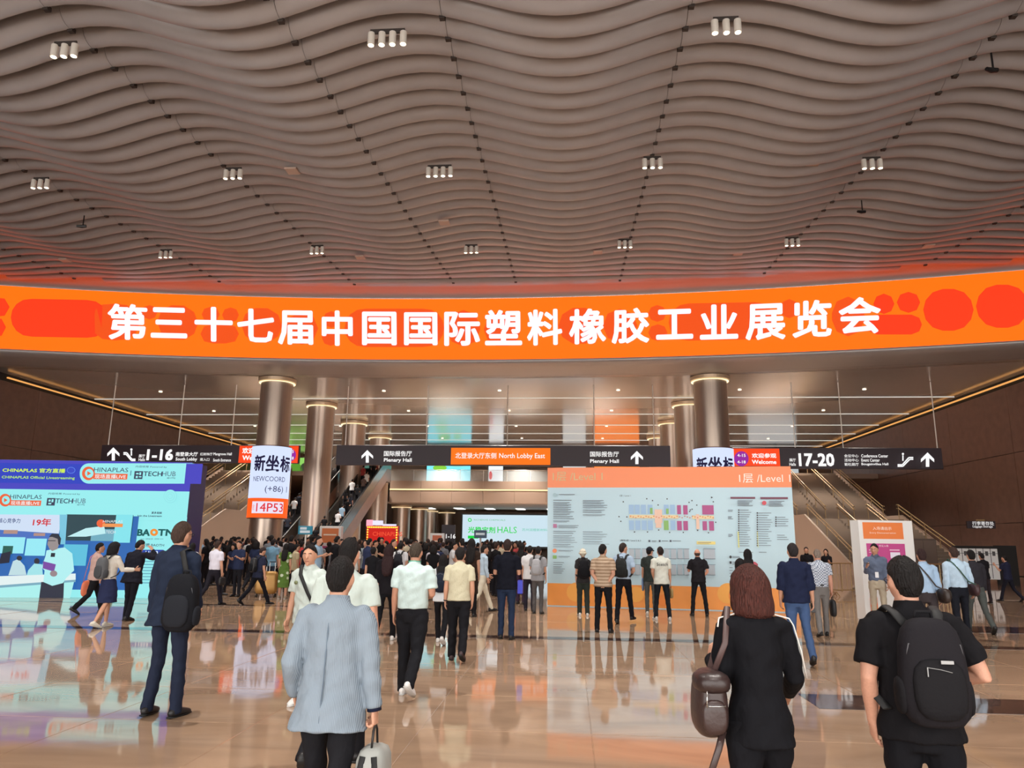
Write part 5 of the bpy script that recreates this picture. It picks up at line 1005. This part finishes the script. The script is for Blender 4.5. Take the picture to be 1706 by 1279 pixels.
b = person('man with thick black hair in white t-shirt, mostly hidden behind the grey blazer', 561, 1250, 893, 0, Y=6.1, legs=WALK2, armL=((.3, .0, -1), (.1, .1, -1)), armR=((.3, -.1, -1), (.1, .1, -1)), hs='short', top=('tee', (194, 206, 200)), vox=.009, w=1.06, sk=(204, 150, 124), seed=31)
b = person('woman with long dark-brown hair in black walking away between two men in white shirts', 641, 1068, 905, 4, legs=WALK2, armL=((.18, -.1, -1), (.06, .1, -1)), armR=RELAX, sex='f', hs='long', hc=(44, 24, 26), top=('threeq', (24, 22, 26)), bot=('trousers', (22, 22, 26)), shoes=(220, 216, 212), vox=.010, sk=(206, 156, 132), feat=('watchL',), seed=37)
b = person('older man with cropped greying hair in a white short-sleeved shirt and black trousers', 682, 1158, 905, -4, legs=dict(L=(6, 4), R=(-14, 30)), armL=((.22, -.02, -1), (.06, .15, -1)), armR=((.25, -.05, -1), (-.4, .85, -.2)), hs='buzz', hc=(70, 60, 50), top=('polo', (206, 224, 222), cloth((190, 208, 206)), .96), bot=('loose', (26, 26, 30)), w=1.1, vox=.009, shoes=(224, 222, 220), head=(0, -6, 0), sk=(190, 136, 110), seed=41)
MB().tube([b.U((0, -.004, 1.498)), b.U((0, -.003, 1.507))], [(.079*b.k, .072*b.k), (.077*b.k, .070*b.k)], 18, side=(1, 0, 0)).build('lanyard', mat('green lanyard', (60, 170, 140), .5), b.e, True)
BEIGE = patterned('beige flecked shirt', (196, 190, 164), (140, 138, 104), 42)
b = person('man in a beige flecked short-sleeved shirt and black trousers walking away', 762, 1100, 913, 2, legs=dict(L=(8, 8), R=(-12, 26)), armL=((.2, -.05, -1), (.05, .12, -1)), armR=((.2, -.1, -1), (.0, .15, -1)), hs='short', top=('tee', (196, 190, 164), BEIGE, .9), bot=('loose', (24, 24, 28)), shoes=(60, 44, 46), w=1.02, vox=.010, feat=('watchL',), seed=43)
b = person('man in black polo shirt and dark blue jeans, back turned, arms folded in front', 843, 1064, 900, -2, legs=dict(L=(4, 5), R=(-3, 6)), armL=((.24, .05, -1), (-.3, .9, .1)), armR=((.24, .05, -1), (-.3, .9, .15)), hs='short', hc=(50, 36, 32), top=('polo', (22, 24, 34)), bot=('jeans', (36, 48, 72)), w=1.04, vox=.010, seed=47)
e = carried(b, 'blue_folder', 'blue brochure bag held beside the man in the black polo', 'folder'); o = MB().box((.20*b.k, -.02, .78*b.k), (.29*b.k, .10, 1.02*b.k), .01).build('folder', mat('blue print', (52, 62, 190), .4), e)
b = person('young woman in a white t-shirt behind the man in the beige shirt', 735, 1040, 921, 0, Y=13.2, sex='f', hs='long', top=('tee', (218, 222, 226)), bot=('trousers', (26, 26, 30)), vox=.012, legs=WALK, shoes=(220, 218, 214), seed=50)
backpack(b, 'small dark navy backpack on the young woman behind the beige shirt', (36, 42, 56), None, .8)
b = person('slim man in a pale blue shirt and cream trousers walking to the right', 803, 1003, 906, -62, Y=19, legs=dict(L=(22, 2), R=(-18, 22)), armL=((.1, .2, -1), (0, .6, -.6)), armR=RELAX, top=('long', (180, 200, 216)), bot=('trousers', (214, 206, 186)), vox=.012, seed=52)
b = person('woman with long hair in a dark brown coat beside the slim man in cream trousers', 783, 1010, 898, 0, Y=17.8, sex='f', hs='long', top=('dress', (52, 40, 34), None or cloth((52, 40, 34)), .5), bot=('trousers', (26, 24, 26)), vox=.012, legs=STAND, seed=54)
b = person('woman in a black knee-length dress at the front of the queue', 618, 992, 909, 2, Y=18.5, sex='f', hs='short', top=('dress', (24, 24, 28)), bot=('none', (0, 0, 0)), vox=.012, legs=WALK, shoes=(190, 180, 168), seed=56)
# ---- left group by the screen
b = person('woman with black bob hair, cream cardigan and navy skirt walking past the screen', 172, 1045, 903, -20, sex='f', hs='bob', hc=(20, 18, 22), top=('long', (214, 208, 198)), bot=('skirt', (40, 46, 76)), legs=dict(L=(15, 14), R=(-12, 18)), armL=RELAX, armR=((.3, .5, -1), (.3, .9, .0)), vox=.010, shoes=(206, 200, 186), seed=60)
backpack(b, 'grey backpack on the woman in the navy skirt', (92, 94, 98), (70, 72, 76), .95, strapc=(60, 60, 64))
b = person('man in a dusty pink short-sleeved shirt and black trousers beside the livestream screen', 150, 1022, 902, -40, legs=WALK, armL=RELAX, armR=RELAX, top=('tee', (190, 158, 150)), bot=('trousers', (26, 26, 30)), vox=.011, seed=62)
shoulder_bag(b, 'orange shopping bag hanging beside the man in the dusty pink shirt', (226, 120, 84), s=-1, size=(.14, .04, .2), drop=.62)
b = person('heavy man in black suit raising a hand to his head before the screen', 213, 1033, 900, -12, legs=dict(L=(4, 4), R=(-6, 8)), armL=((.35, -.05, -1), (-.2, .6, -.9)), armR=((.75, .35, -.25), (-.6, -.1, .8)), lean=8, head=(-20, -8, 8), top=('jacket', (30, 30, 40)), bot=('trousers', (28, 28, 36)), w=1.16, vox=.010, seed=64)
held(b, -1, 'blue_bag', 'bright blue carrier bag held by the man in the black suit', (60, 84, 214), (.14, .05, .16), .0)
b = person('man in a white short-sleeved shirt walking away right of the tall suited man', 352, 1008, 900, -15, legs=dict(L=(-20, 24), R=(18, 4)), armL=((.2, .3, -.9), (.1, .5, .9)), top=('tee', (214, 212, 226), cloth((214, 212, 226)), .96), bot=('trousers', (34, 32, 40)), vox=.011, hc=(60, 42, 34), seed=66)
held(b, 1, 'handbag', 'small black bag in the hand of the man in the white short-sleeved shirt, left', (28, 26, 30), (.12, .05, .11), .03)
b = person('man with bowed head in a navy t-shirt striding to the right, left of the centre', 426, 1007, 908, -35, legs=dict(L=(-26, 18), R=(26, 4)), armL=((.1, .2, -1), (0, .5, -.8)), armR=RELAX, head=(0, -22, 0), lean=6, hc=(44, 30, 30), top=('tee', (38, 42, 62)), bot=('trousers', (22, 22, 28)), vox=.011, seed=68)
backpack(b, 'black backpack on the man with the bowed head and navy t-shirt', (26, 26, 30), None, .9)
GRD = patterned('green dotted dress', (92, 124, 58), (205, 214, 190), 5.5, thr=(.26, .30))
b = person('woman with long black hair in a green dress with white dots', 471, 983, 906, 8, Y=21.8, sex='f', hs='long', top=('dress', (92, 124, 58), GRD, .35), bot=('none', (0, 0, 0)), legs=STAND, vox=.012, shoes=(150, 130, 110), seed=70)
for k_, (px, lb) in enumerate(((438, 'left one'), (452, 'right one'))):
    p = atY(px, 960, 22.3); e = empty('suitcase', (p.x, 22.3, 0), R(10)); tag(e, 'gold hard-shell suitcase standing beside the woman in the green dress, '+lb, 'suitcase', 'gold suitcases')
    GS = mat('gold shell', (170, 128, 70), .35, .4); softbox(V3(0, 0, .42), (.2, .13, .33), 20, 12, 5).build('shell', GS, e, True)
    for s in (-1, 1):
        MB().tube([(s*.08, .08, .7), (s*.08, .08, 1.02)], .01, 6).build('handle_tube', mat('silver', (210, 208, 205), .25, .9), e)
        for t in (-1, 1): MB().tube([(s*.15-.012, t*.09, .045), (s*.15+.012, t*.09, .045)], .045, 12).build('wheel', mat('black plastic', (20, 20, 22), .4), e)
    MB().rod((-.09, .08, 1.02), (.09, .08, 1.02), .015, 8).build('grip', mat('black plastic', (20, 20, 22), .4), e)
# ---- in front of the map board
b = person('person in a beige bucket hat at the left end of the map board', 972, 1022, 915, 5, Y=18.6, legs=STAND, hs='short', hc=(200, 190, 170), top=('tee', (48, 46, 48)), bot=('loose', (46, 52, 48)), feat=('hat',), shoes=(214, 210, 206), vox=.011, sex='f', seed=72)
backpack(b, 'bulky black backpack on the person in the bucket hat', (24, 24, 28), None, 1.05)
STRP = striped('brown striped shirt', (150, 126, 104), (186, 164, 142), 5, (0, 0, 1))
b = person('man in brown striped shirt, hands clasped behind his back before the map board', 1006, 1053, 908, -8, legs=dict(L=(2, 3), R=(-2, 3)), splay=3, armL=((.22, -.22, -1), (-.55, -.15, -.75)), armR=((.22, -.22, -1), (-.55, -.15, -.75)), head=(-25, 0, 0), top=('tee', (160, 136, 112), STRP, .88), bot=('trousers', (26, 26, 30)), vox=.010, w=1.04, seed=74)
b = person('man in light blue short-sleeved shirt, hand on hip, legs apart before the map', 1040, 1038, 905, -18, legs=dict(L=(-16, 2), R=(24, 3)), armL=((.30, -.2, -1), (-.3, .8, -.25)), armR=((.4, -.1, -1), (-.55, .6, -.4)), head=(-35, 4, 0), hc=(52, 40, 36), top=('polo', (164, 184, 206), cloth((164, 184, 206)), .95), bot=('trousers', (26, 26, 32)), vox=.010, feat=('belt',), seed=76)
backpack(b, 'dark olive backpack on the man in the light blue shirt before the map', (42, 44, 44), None, .9)
b = person('man in a dark cap half hidden behind the man in the printed white t-shirt', 1085, 1023, 912, -10, legs=STAND, hs='short', top=('tee', (48, 54, 52)), bot=('trousers', (84, 86, 84)), feat=('cap',), vox=.011, shoes=(200, 196, 190), seed=78, head=(-30, 0, 0))
held(b, -1, 'brochure_bag', 'pale blue paper bag held by the man in the dark cap', (96, 120, 156), (.13, .03, .17), -.12, handle=False)
b = person('man in a white t-shirt with black script on the back holding a briefcase', 1104, 1032, 912, 6, legs=dict(L=(3, 3), R=(-3, 4)), splay=5, armL=((.22, .0, -1), (-.3, .5, -.8)), armR=((.18, .05, -1), (.08, .1, -1)), hs='short', hc=(40, 28, 26), top=('tee', (214, 216, 206)), bot=('trousers', (30, 34, 40)), vox=.010, shoes=(206, 204, 200), w=1.05, seed=80)
me = text_mesh('Scetch', .01); o = link('back_print', me, ink((40, 34, 36)), b.e); o.rotation_euler = (R(90-2), 0, 0); o.scale = (.10, .10, .10); o.location = Vector(b.U((-.14, -.147, 1.27)))
held(b, 1, 'briefcase', 'tan leather briefcase held by the man in the printed white t-shirt', (150, 124, 76), (.17, .035, .12), .06)
b = person('bald man dressed in black standing on his own before the map', 1166, 1026, 915, 0, legs=STAND, splay=7, armL=((.3, .25, -.9), (-.2, .6, .7)), armR=((.38, -.15, -1), (-.6, .25, -.65)), hs='bald', hc=(70, 56, 50), top=('polo', (34, 32, 36)), bot=('trousers', (30, 30, 34)), w=1.04, vox=.010, sk=(206, 148, 122), seed=82)
b = person('woman in a black jacket, just behind the bobbed woman', 1240, 1055, 932, 5, Y=13.5, sex='f', hs='bob', hc=(20, 18, 20), top=('jacket', (28, 26, 28)), bot=('trousers', (26, 26, 28)), vox=.012, seed=84)
b = person('woman in a dusty pink top behind the woman in the black jacket', 1252, 1040, 916, -6, Y=16, sex='f', hs='long', hc=(24, 22, 24), top=('long', (186, 96, 108)), bot=('trousers', (30, 28, 30)), vox=.012, seed=86)
# ---- right side
b = person('man in navy shirt with rolled sleeves and blue jeans, right of the map board', 1334, 1106, 907, -2, legs=dict(L=(-4, 6), R=(-12, 22)), armL=RELAX, armR=((.2, -.05, -1), (.1, .1, -1)), hs='short', hc=(38, 34, 36), top=('threeq', (28, 34, 58), cloth((28, 34, 58)), .86), bot=('jeans', (62, 82, 118)), w=1.06, vox=.010, seed=88)
o = MB().box((-.03, -.01, -.07), (.03, .01, .07), .006).build('phone', mat('black plastic', (20, 20, 22), .4)); el, wr_, d1, d2, A = b.arms[1]; o.location = b.e.location+Vector(wr_+d2*.10+V3(0, .02, 0)); tag(o, 'black phone in the right hand of the man in the navy shirt', 'phone')
CHK = patterned('white and grey checked shirt', (206, 212, 222), (120, 130, 150), 38, 'CHECKER', (.4, .6))
b = person('grey-haired man in a small-checked short-sleeved shirt and grey trousers', 1372, 1060, 916, -4, legs=dict(L=(-8, 14), R=(10, 3)), armL=RELAX, armR=((.22, -.05, -1), (.06, .15, -1)), hs='buzz', hc=(140, 126, 116), top=('tee', (206, 212, 222), CHK, .97), bot=('trousers', (118, 114, 112)), w=1.05, vox=.010, feat=('belt',), sk=(206, 150, 128), seed=90)
held(b, 1, 'tote_bag', 'black bag hanging from the hand of the man in the checked shirt', (26, 26, 30), (.14, .05, .17), .08)
b = person('young man in grey-blue pullover facing the camera beside the totem with his phone', 1467, 1035, 907, 160, Y=17.2, legs=STAND, armL=RELAX, armR=((.15, .2, -1), (-.05, .9, .45)), top=('long', (98, 108, 130)), bot=('trousers', (188, 176, 156)), eyes=True, vox=.010, head=(-14, -6, 0), seed=92)
MB().box((-.04, .16, 1.05), (.03, .165, 1.17), .002).build('name_badge', mat('badge white', (230, 230, 234), .4), b.e); 
o = MB().box((-.035, -.075, -.006), (.035, .075, .006), .004).build('phone', mat('black plastic', (20, 20, 22), .4)); el, wr_, d1, d2, A = b.arms[1]; q = rotm(160)@(wr_+d2*.12); o.location = b.e.location+Vector(q)+Vector((0, 0, .03)); tag(o, 'black phone held up by the young man beside the totem', 'phone')
b = person('man in a pale blue shirt walking away just right of the totem', 1549, 1050, 912, -4, Y=14.2, legs=WALK, armL=RELAX, armR=((.26, -.1, -1), (.12, .1, -1)), hs='short', hc=(56, 38, 38), top=('long', (160, 186, 214)), bot=('trousers', (60, 54, 56)), vox=.011, seed=94)
shoulder_bag(b, 'dark brown satchel behind the man in the pale blue shirt', (50, 40, 36), s=1, size=(.2, .07, .13), drop=.92, back=-.14, cross=True, name='satchel')
b = person('man in white-blue shirt and black trousers with a green strap across his back', 1606, 1066, 913, 0, legs=dict(L=(-8, 12), R=(8, 5)), splay=2, armL=((.2, -.05, -1), (.05, .1, -1)), armR=((.34, -.15, -1), (.12, .1, -1)), hs='short', hc=(66, 48, 42), top=('long', (186, 210, 230)), bot=('trousers', (30, 32, 40)), w=1.05, vox=.010, seed=96)
shoulder_bag(b, 'brown messenger bag on a green strap carried by the man in the white-blue shirt', (66, 44, 48), s=1, size=(.17, .06, .12), drop=.93, back=-.06, cross=True, strapc=(30, 70, 56), name='messenger_bag')
b = person('man in charcoal shirt and grey-green trousers beside the man with the green strap', 1634, 1058, 914, -4, Y=16.6, legs=WALK, armL=RELAX, armR=RELAX, top=('long', (48, 46, 52)), bot=('trousers', (78, 82, 80)), w=1.04, vox=.011, seed=98, feat=('glasses',))
b = person('person in black standing before the gridded notice board', 1645, 1000, 922, 10, Y=25, legs=STAND, armR=((.2, .2, -1), (0, .8, -.3)), top=('tee', (28, 26, 30)), bot=('trousers', (48, 40, 44)), vox=.013, seed=100)
b = person('person in dark blue at the far right edge beside the dark backdrop', 1683, 995, 924, 30, Y=26, legs=WALK, armL=((.2, .4, -.8), (0, .6, .8)), top=('tee', (34, 36, 56)), bot=('trousers', (30, 30, 40)), vox=.013, seed=102)
b = person('man in black near the foot of the right stairs, seen above the navy shirt', 1348, 985, 912, 160, Y=27.5, legs=STAND, top=('long', (30, 28, 32)), bot=('trousers', (30, 30, 34)), vox=.014, seed=104)
b = person('woman in black near the foot of the right stairs, above the checked shirt', 1381, 985, 915, 150, Y=28.5, sex='f', hs='long', legs=STAND, top=('long', (30, 28, 32)), bot=('trousers', (30, 30, 34)), vox=.014, armL=((.2, .2, -1), (0, .8, .3)), seed=106)
# ---- queue people that can be told apart
fq = [(313, 905, 20.5, 'f', 'long', (214, 210, 214), (40, 40, 46), 'woman in a white blouse just behind the tall suited man'),
      (448, 899, 24.5, 'm', 'short', (120, 160, 186), (60, 70, 90), 'man in a light blue shirt deep in the queue, left of the green dress'),
      (488, 907, 23.2, 'm', 'short', (188, 172, 140), (90, 84, 78), 'man in a khaki shirt reading his phone behind the green dress'),
      (497, 902, 25.0, 'f', 'short', (190, 60, 60), (30, 30, 34), 'person in a red top in the queue, left of the man in the white polo'),
      (585, 903, 22.5, 'm', 'short', (214, 214, 208), (40, 40, 44), 'man in a white shirt in the queue, right of the thick-haired man'),
      (606, 900, 24.0, 'm', 'short', (176, 188, 196), (50, 50, 54), 'man in a pale grey shirt facing the camera in the queue'),
      (719, 908, 24.0, 'm', 'short', (214, 206, 214), (40, 40, 46), 'person in a pale pink shirt in the queue, right of the older man'),
      (664, 904, 21.0, 'm', 'short', (206, 206, 210), (60, 60, 66), 'person in a white top with a dark rucksack strap in the queue'),
      (882, 910, 19.5, 'm', 'short', (220, 220, 222), (44, 40, 50), 'man in a white shirt at the right end of the queue'),
      (896, 911, 18.8, 'm', 'short', (150, 150, 154), (84, 80, 80), 'person in a grey top at the right end of the queue'),
      (868, 905, 21.5, 'f', 'long', (40, 36, 40), (60, 44, 60), 'woman in dark clothes beside the man in the black polo')]
for i, (px, hy, Y, sx, h_, tc, bc, lb) in enumerate(fq):
    fc = 175 if 'facing' in lb else (-50 if 'khaki' in lb else random.uniform(-15, 15))
    b = person(lb, px, 985, hy, fc, Y=Y, sex=sx, hs=h_, top=('tee', tc), bot=('trousers', bc), vox=.016, legs=STAND, armL=((.15, .1, -1), (-.1, .9, .2)) if i % 2 else RELAX, eyes='facing' in lb, seed=200+i)
    if i in (7, 9): backpack(b, ['dark rucksack on the person in the white top in the queue', 'light grey rucksack at the right end of the queue'][i == 9], (40, 40, 46) if i == 7 else (160, 160, 164), None, .9)
# ---- packed crowd: a few figures, copied with their parts
PROTO = []
cs = [('m', 'short', 0, RELAX, STAND), ('m', 'short', 0, ((.15, .15, -1), (-.1, .9, .3)), STAND), ('f', 'long', 0, RELAX, STAND), ('m', 'buzz', 0, ((.3, -.2, -1), (-.4, .5, -.5)), WALK), ('f', 'short', 0, ((.15, .15, -1), (-.1, .9, .3)), STAND), ('m', 'short', 12, RELAX, STAND), ('f', 'bob', 0, RELAX, WALK2)]
first = []
for i, (sx, h_, ln, ar, lg) in enumerate(cs):
    first.append(person('x', 0, 0, 0, 0, pos=(-9+i*.4, 60), H=1.70 if sx == 'm' else 1.62, sex=sx, hs=h_, lean=ln*.5+2, head=(0, -ln*1.5, 0), legs=lg, armL=ar, armR=ar, top=('tee', (40, 40, 44)), bot=('trousers', (34, 34, 40)), vox=.024, det=False, seed=300+i, w=random.uniform(.95, 1.1)))
bake()
for o_ in [q for q in bpy.data.objects if q.parent is None and q.name.split('.')[0] in ('sign_board', 'kiosk_sign', 'marquee_sign', 'lit_sign', 'dark_totem', 'suitcase', 'backpack')]: OCC.append((o_.location.x, o_.location.y, {'marquee_sign': 1.15, 'kiosk_sign': .95}.get(o_.name.split('.')[0], .6)))
def ctree(o, parent=None):
    c = o.copy(); COL.objects.link(c); c.parent = parent
    if parent is not None: c.matrix_parent_inverse = o.matrix_parent_inverse.copy()
    for ch in list(o.children): ctree(ch, c)
    return c
TOPS_ = [((28, 27, 30), 'black', 11), ((46, 48, 58), 'charcoal', 5), ((208, 208, 210), 'white', 6), ((120, 122, 128), 'grey', 3), ((44, 52, 80), 'navy', 4), ((150, 180, 205), 'pale blue', 2), ((186, 172, 148), 'beige', 2), ((70, 54, 50), 'brown', 2), ((150, 60, 60), 'red', 1)]
bag_ = [t for t in TOPS_ for _ in range(t[2])]; rc = random.Random(11); placed = 0
def taken(x, y): return False
occ = [(-3.7, 18.5)]
for r_ in range(15):
    Y = 22.6+r_*1.45; xl, xr = -.50*Y, -.045*Y-.3
    if r_ > 9: xl = -.47*Y
    n = int((xr-xl)/(.78+.012*r_)); 
    for q in range(n):
        if placed >= 250: break
        x = xl+(xr-xl)*(q+rc.uniform(.15, .85))/n; y = Y+rc.uniform(-.5, .5)
        if r_ < 3 and x < -9.5-.3*r_: 
            if rc.random() < .75 and x < -10.5: continue
        if any((x-cx_)**2+(y-cy_)**2 < 1.7 for cx_, cy_ in ((-18.7, 45.2),)): continue
        if any((x-a_)**2+(y-b_)**2 < c_*c_ for a_, b_, c_ in OCC): continue
        OCC.append((x, y, .56))
        i = rc.randrange(len(first)); src = first[i]; c = ctree(src.e)
        c.location = (x, y, 0); sc_ = rc.uniform(.94, 1.06); c.scale = (sc_, sc_, sc_); c.rotation_euler = (0, 0, R(rc.choice([0, 0, 0, 0, 15, -15, 40, -40, 90, -90, 175])+rc.uniform(-8, 8)))
        tcol, nm_, _ = rc.choice(bag_); sxn = 'woman' if cs[i][0] == 'f' else 'man'
        tag(c, '%s in a %s top standing in the packed queue under the mezzanine' % (sxn, nm_), 'person', 'queue: %s in %s' % (sxn, nm_))
        for ch in c.children:
            if ch.name.startswith('t_shirt'): ch.material_slots[0].link = 'OBJECT'; ch.material_slots[0].material = cloth(tcol)
            if ch.name.startswith('hair') and rc.random() < .2: ch.material_slots[0].link = 'OBJECT'; ch.material_slots[0].material = hairm((58, 40, 34))
        placed += 1
# people riding the escalators and standing on the mezzanine
ei = 0
for cx, _ in ESC:
    for k_ in range(17):
        if placed >= 286: break
        y = 51+k_*.9; z = .25+(math.floor((y-50)/16*38)+1)/38*7.7; src = first[rc.randrange(len(first))]; c = ctree(src.e); c.location = (cx+rc.choice([-.35, .35]), 50+(math.floor((y-50)/16*38)+.5)/38*16, z)
        c.rotation_euler = (0, 0, R(rc.uniform(-10, 10))); tcol, nm_, _ = rc.choice(bag_)
        sd = 'left-hand' if cx < -19 else 'right-hand'
        tag(c, 'person in a %s top riding up the %s escalator' % (nm_, sd), 'person', 'riders: %s, %s' % (nm_, sd))
        for ch in c.children:
            if ch.name.startswith('t_shirt'): ch.material_slots[0].link = 'OBJECT'; ch.material_slots[0].material = cloth(tcol)
        placed += 1
for f_ in first:
    for ch in list(f_.e.children):
        for g in list(ch.children): bpy.data.objects.remove(g)
        bpy.data.objects.remove(ch)
    bpy.data.objects.remove(f_.e)
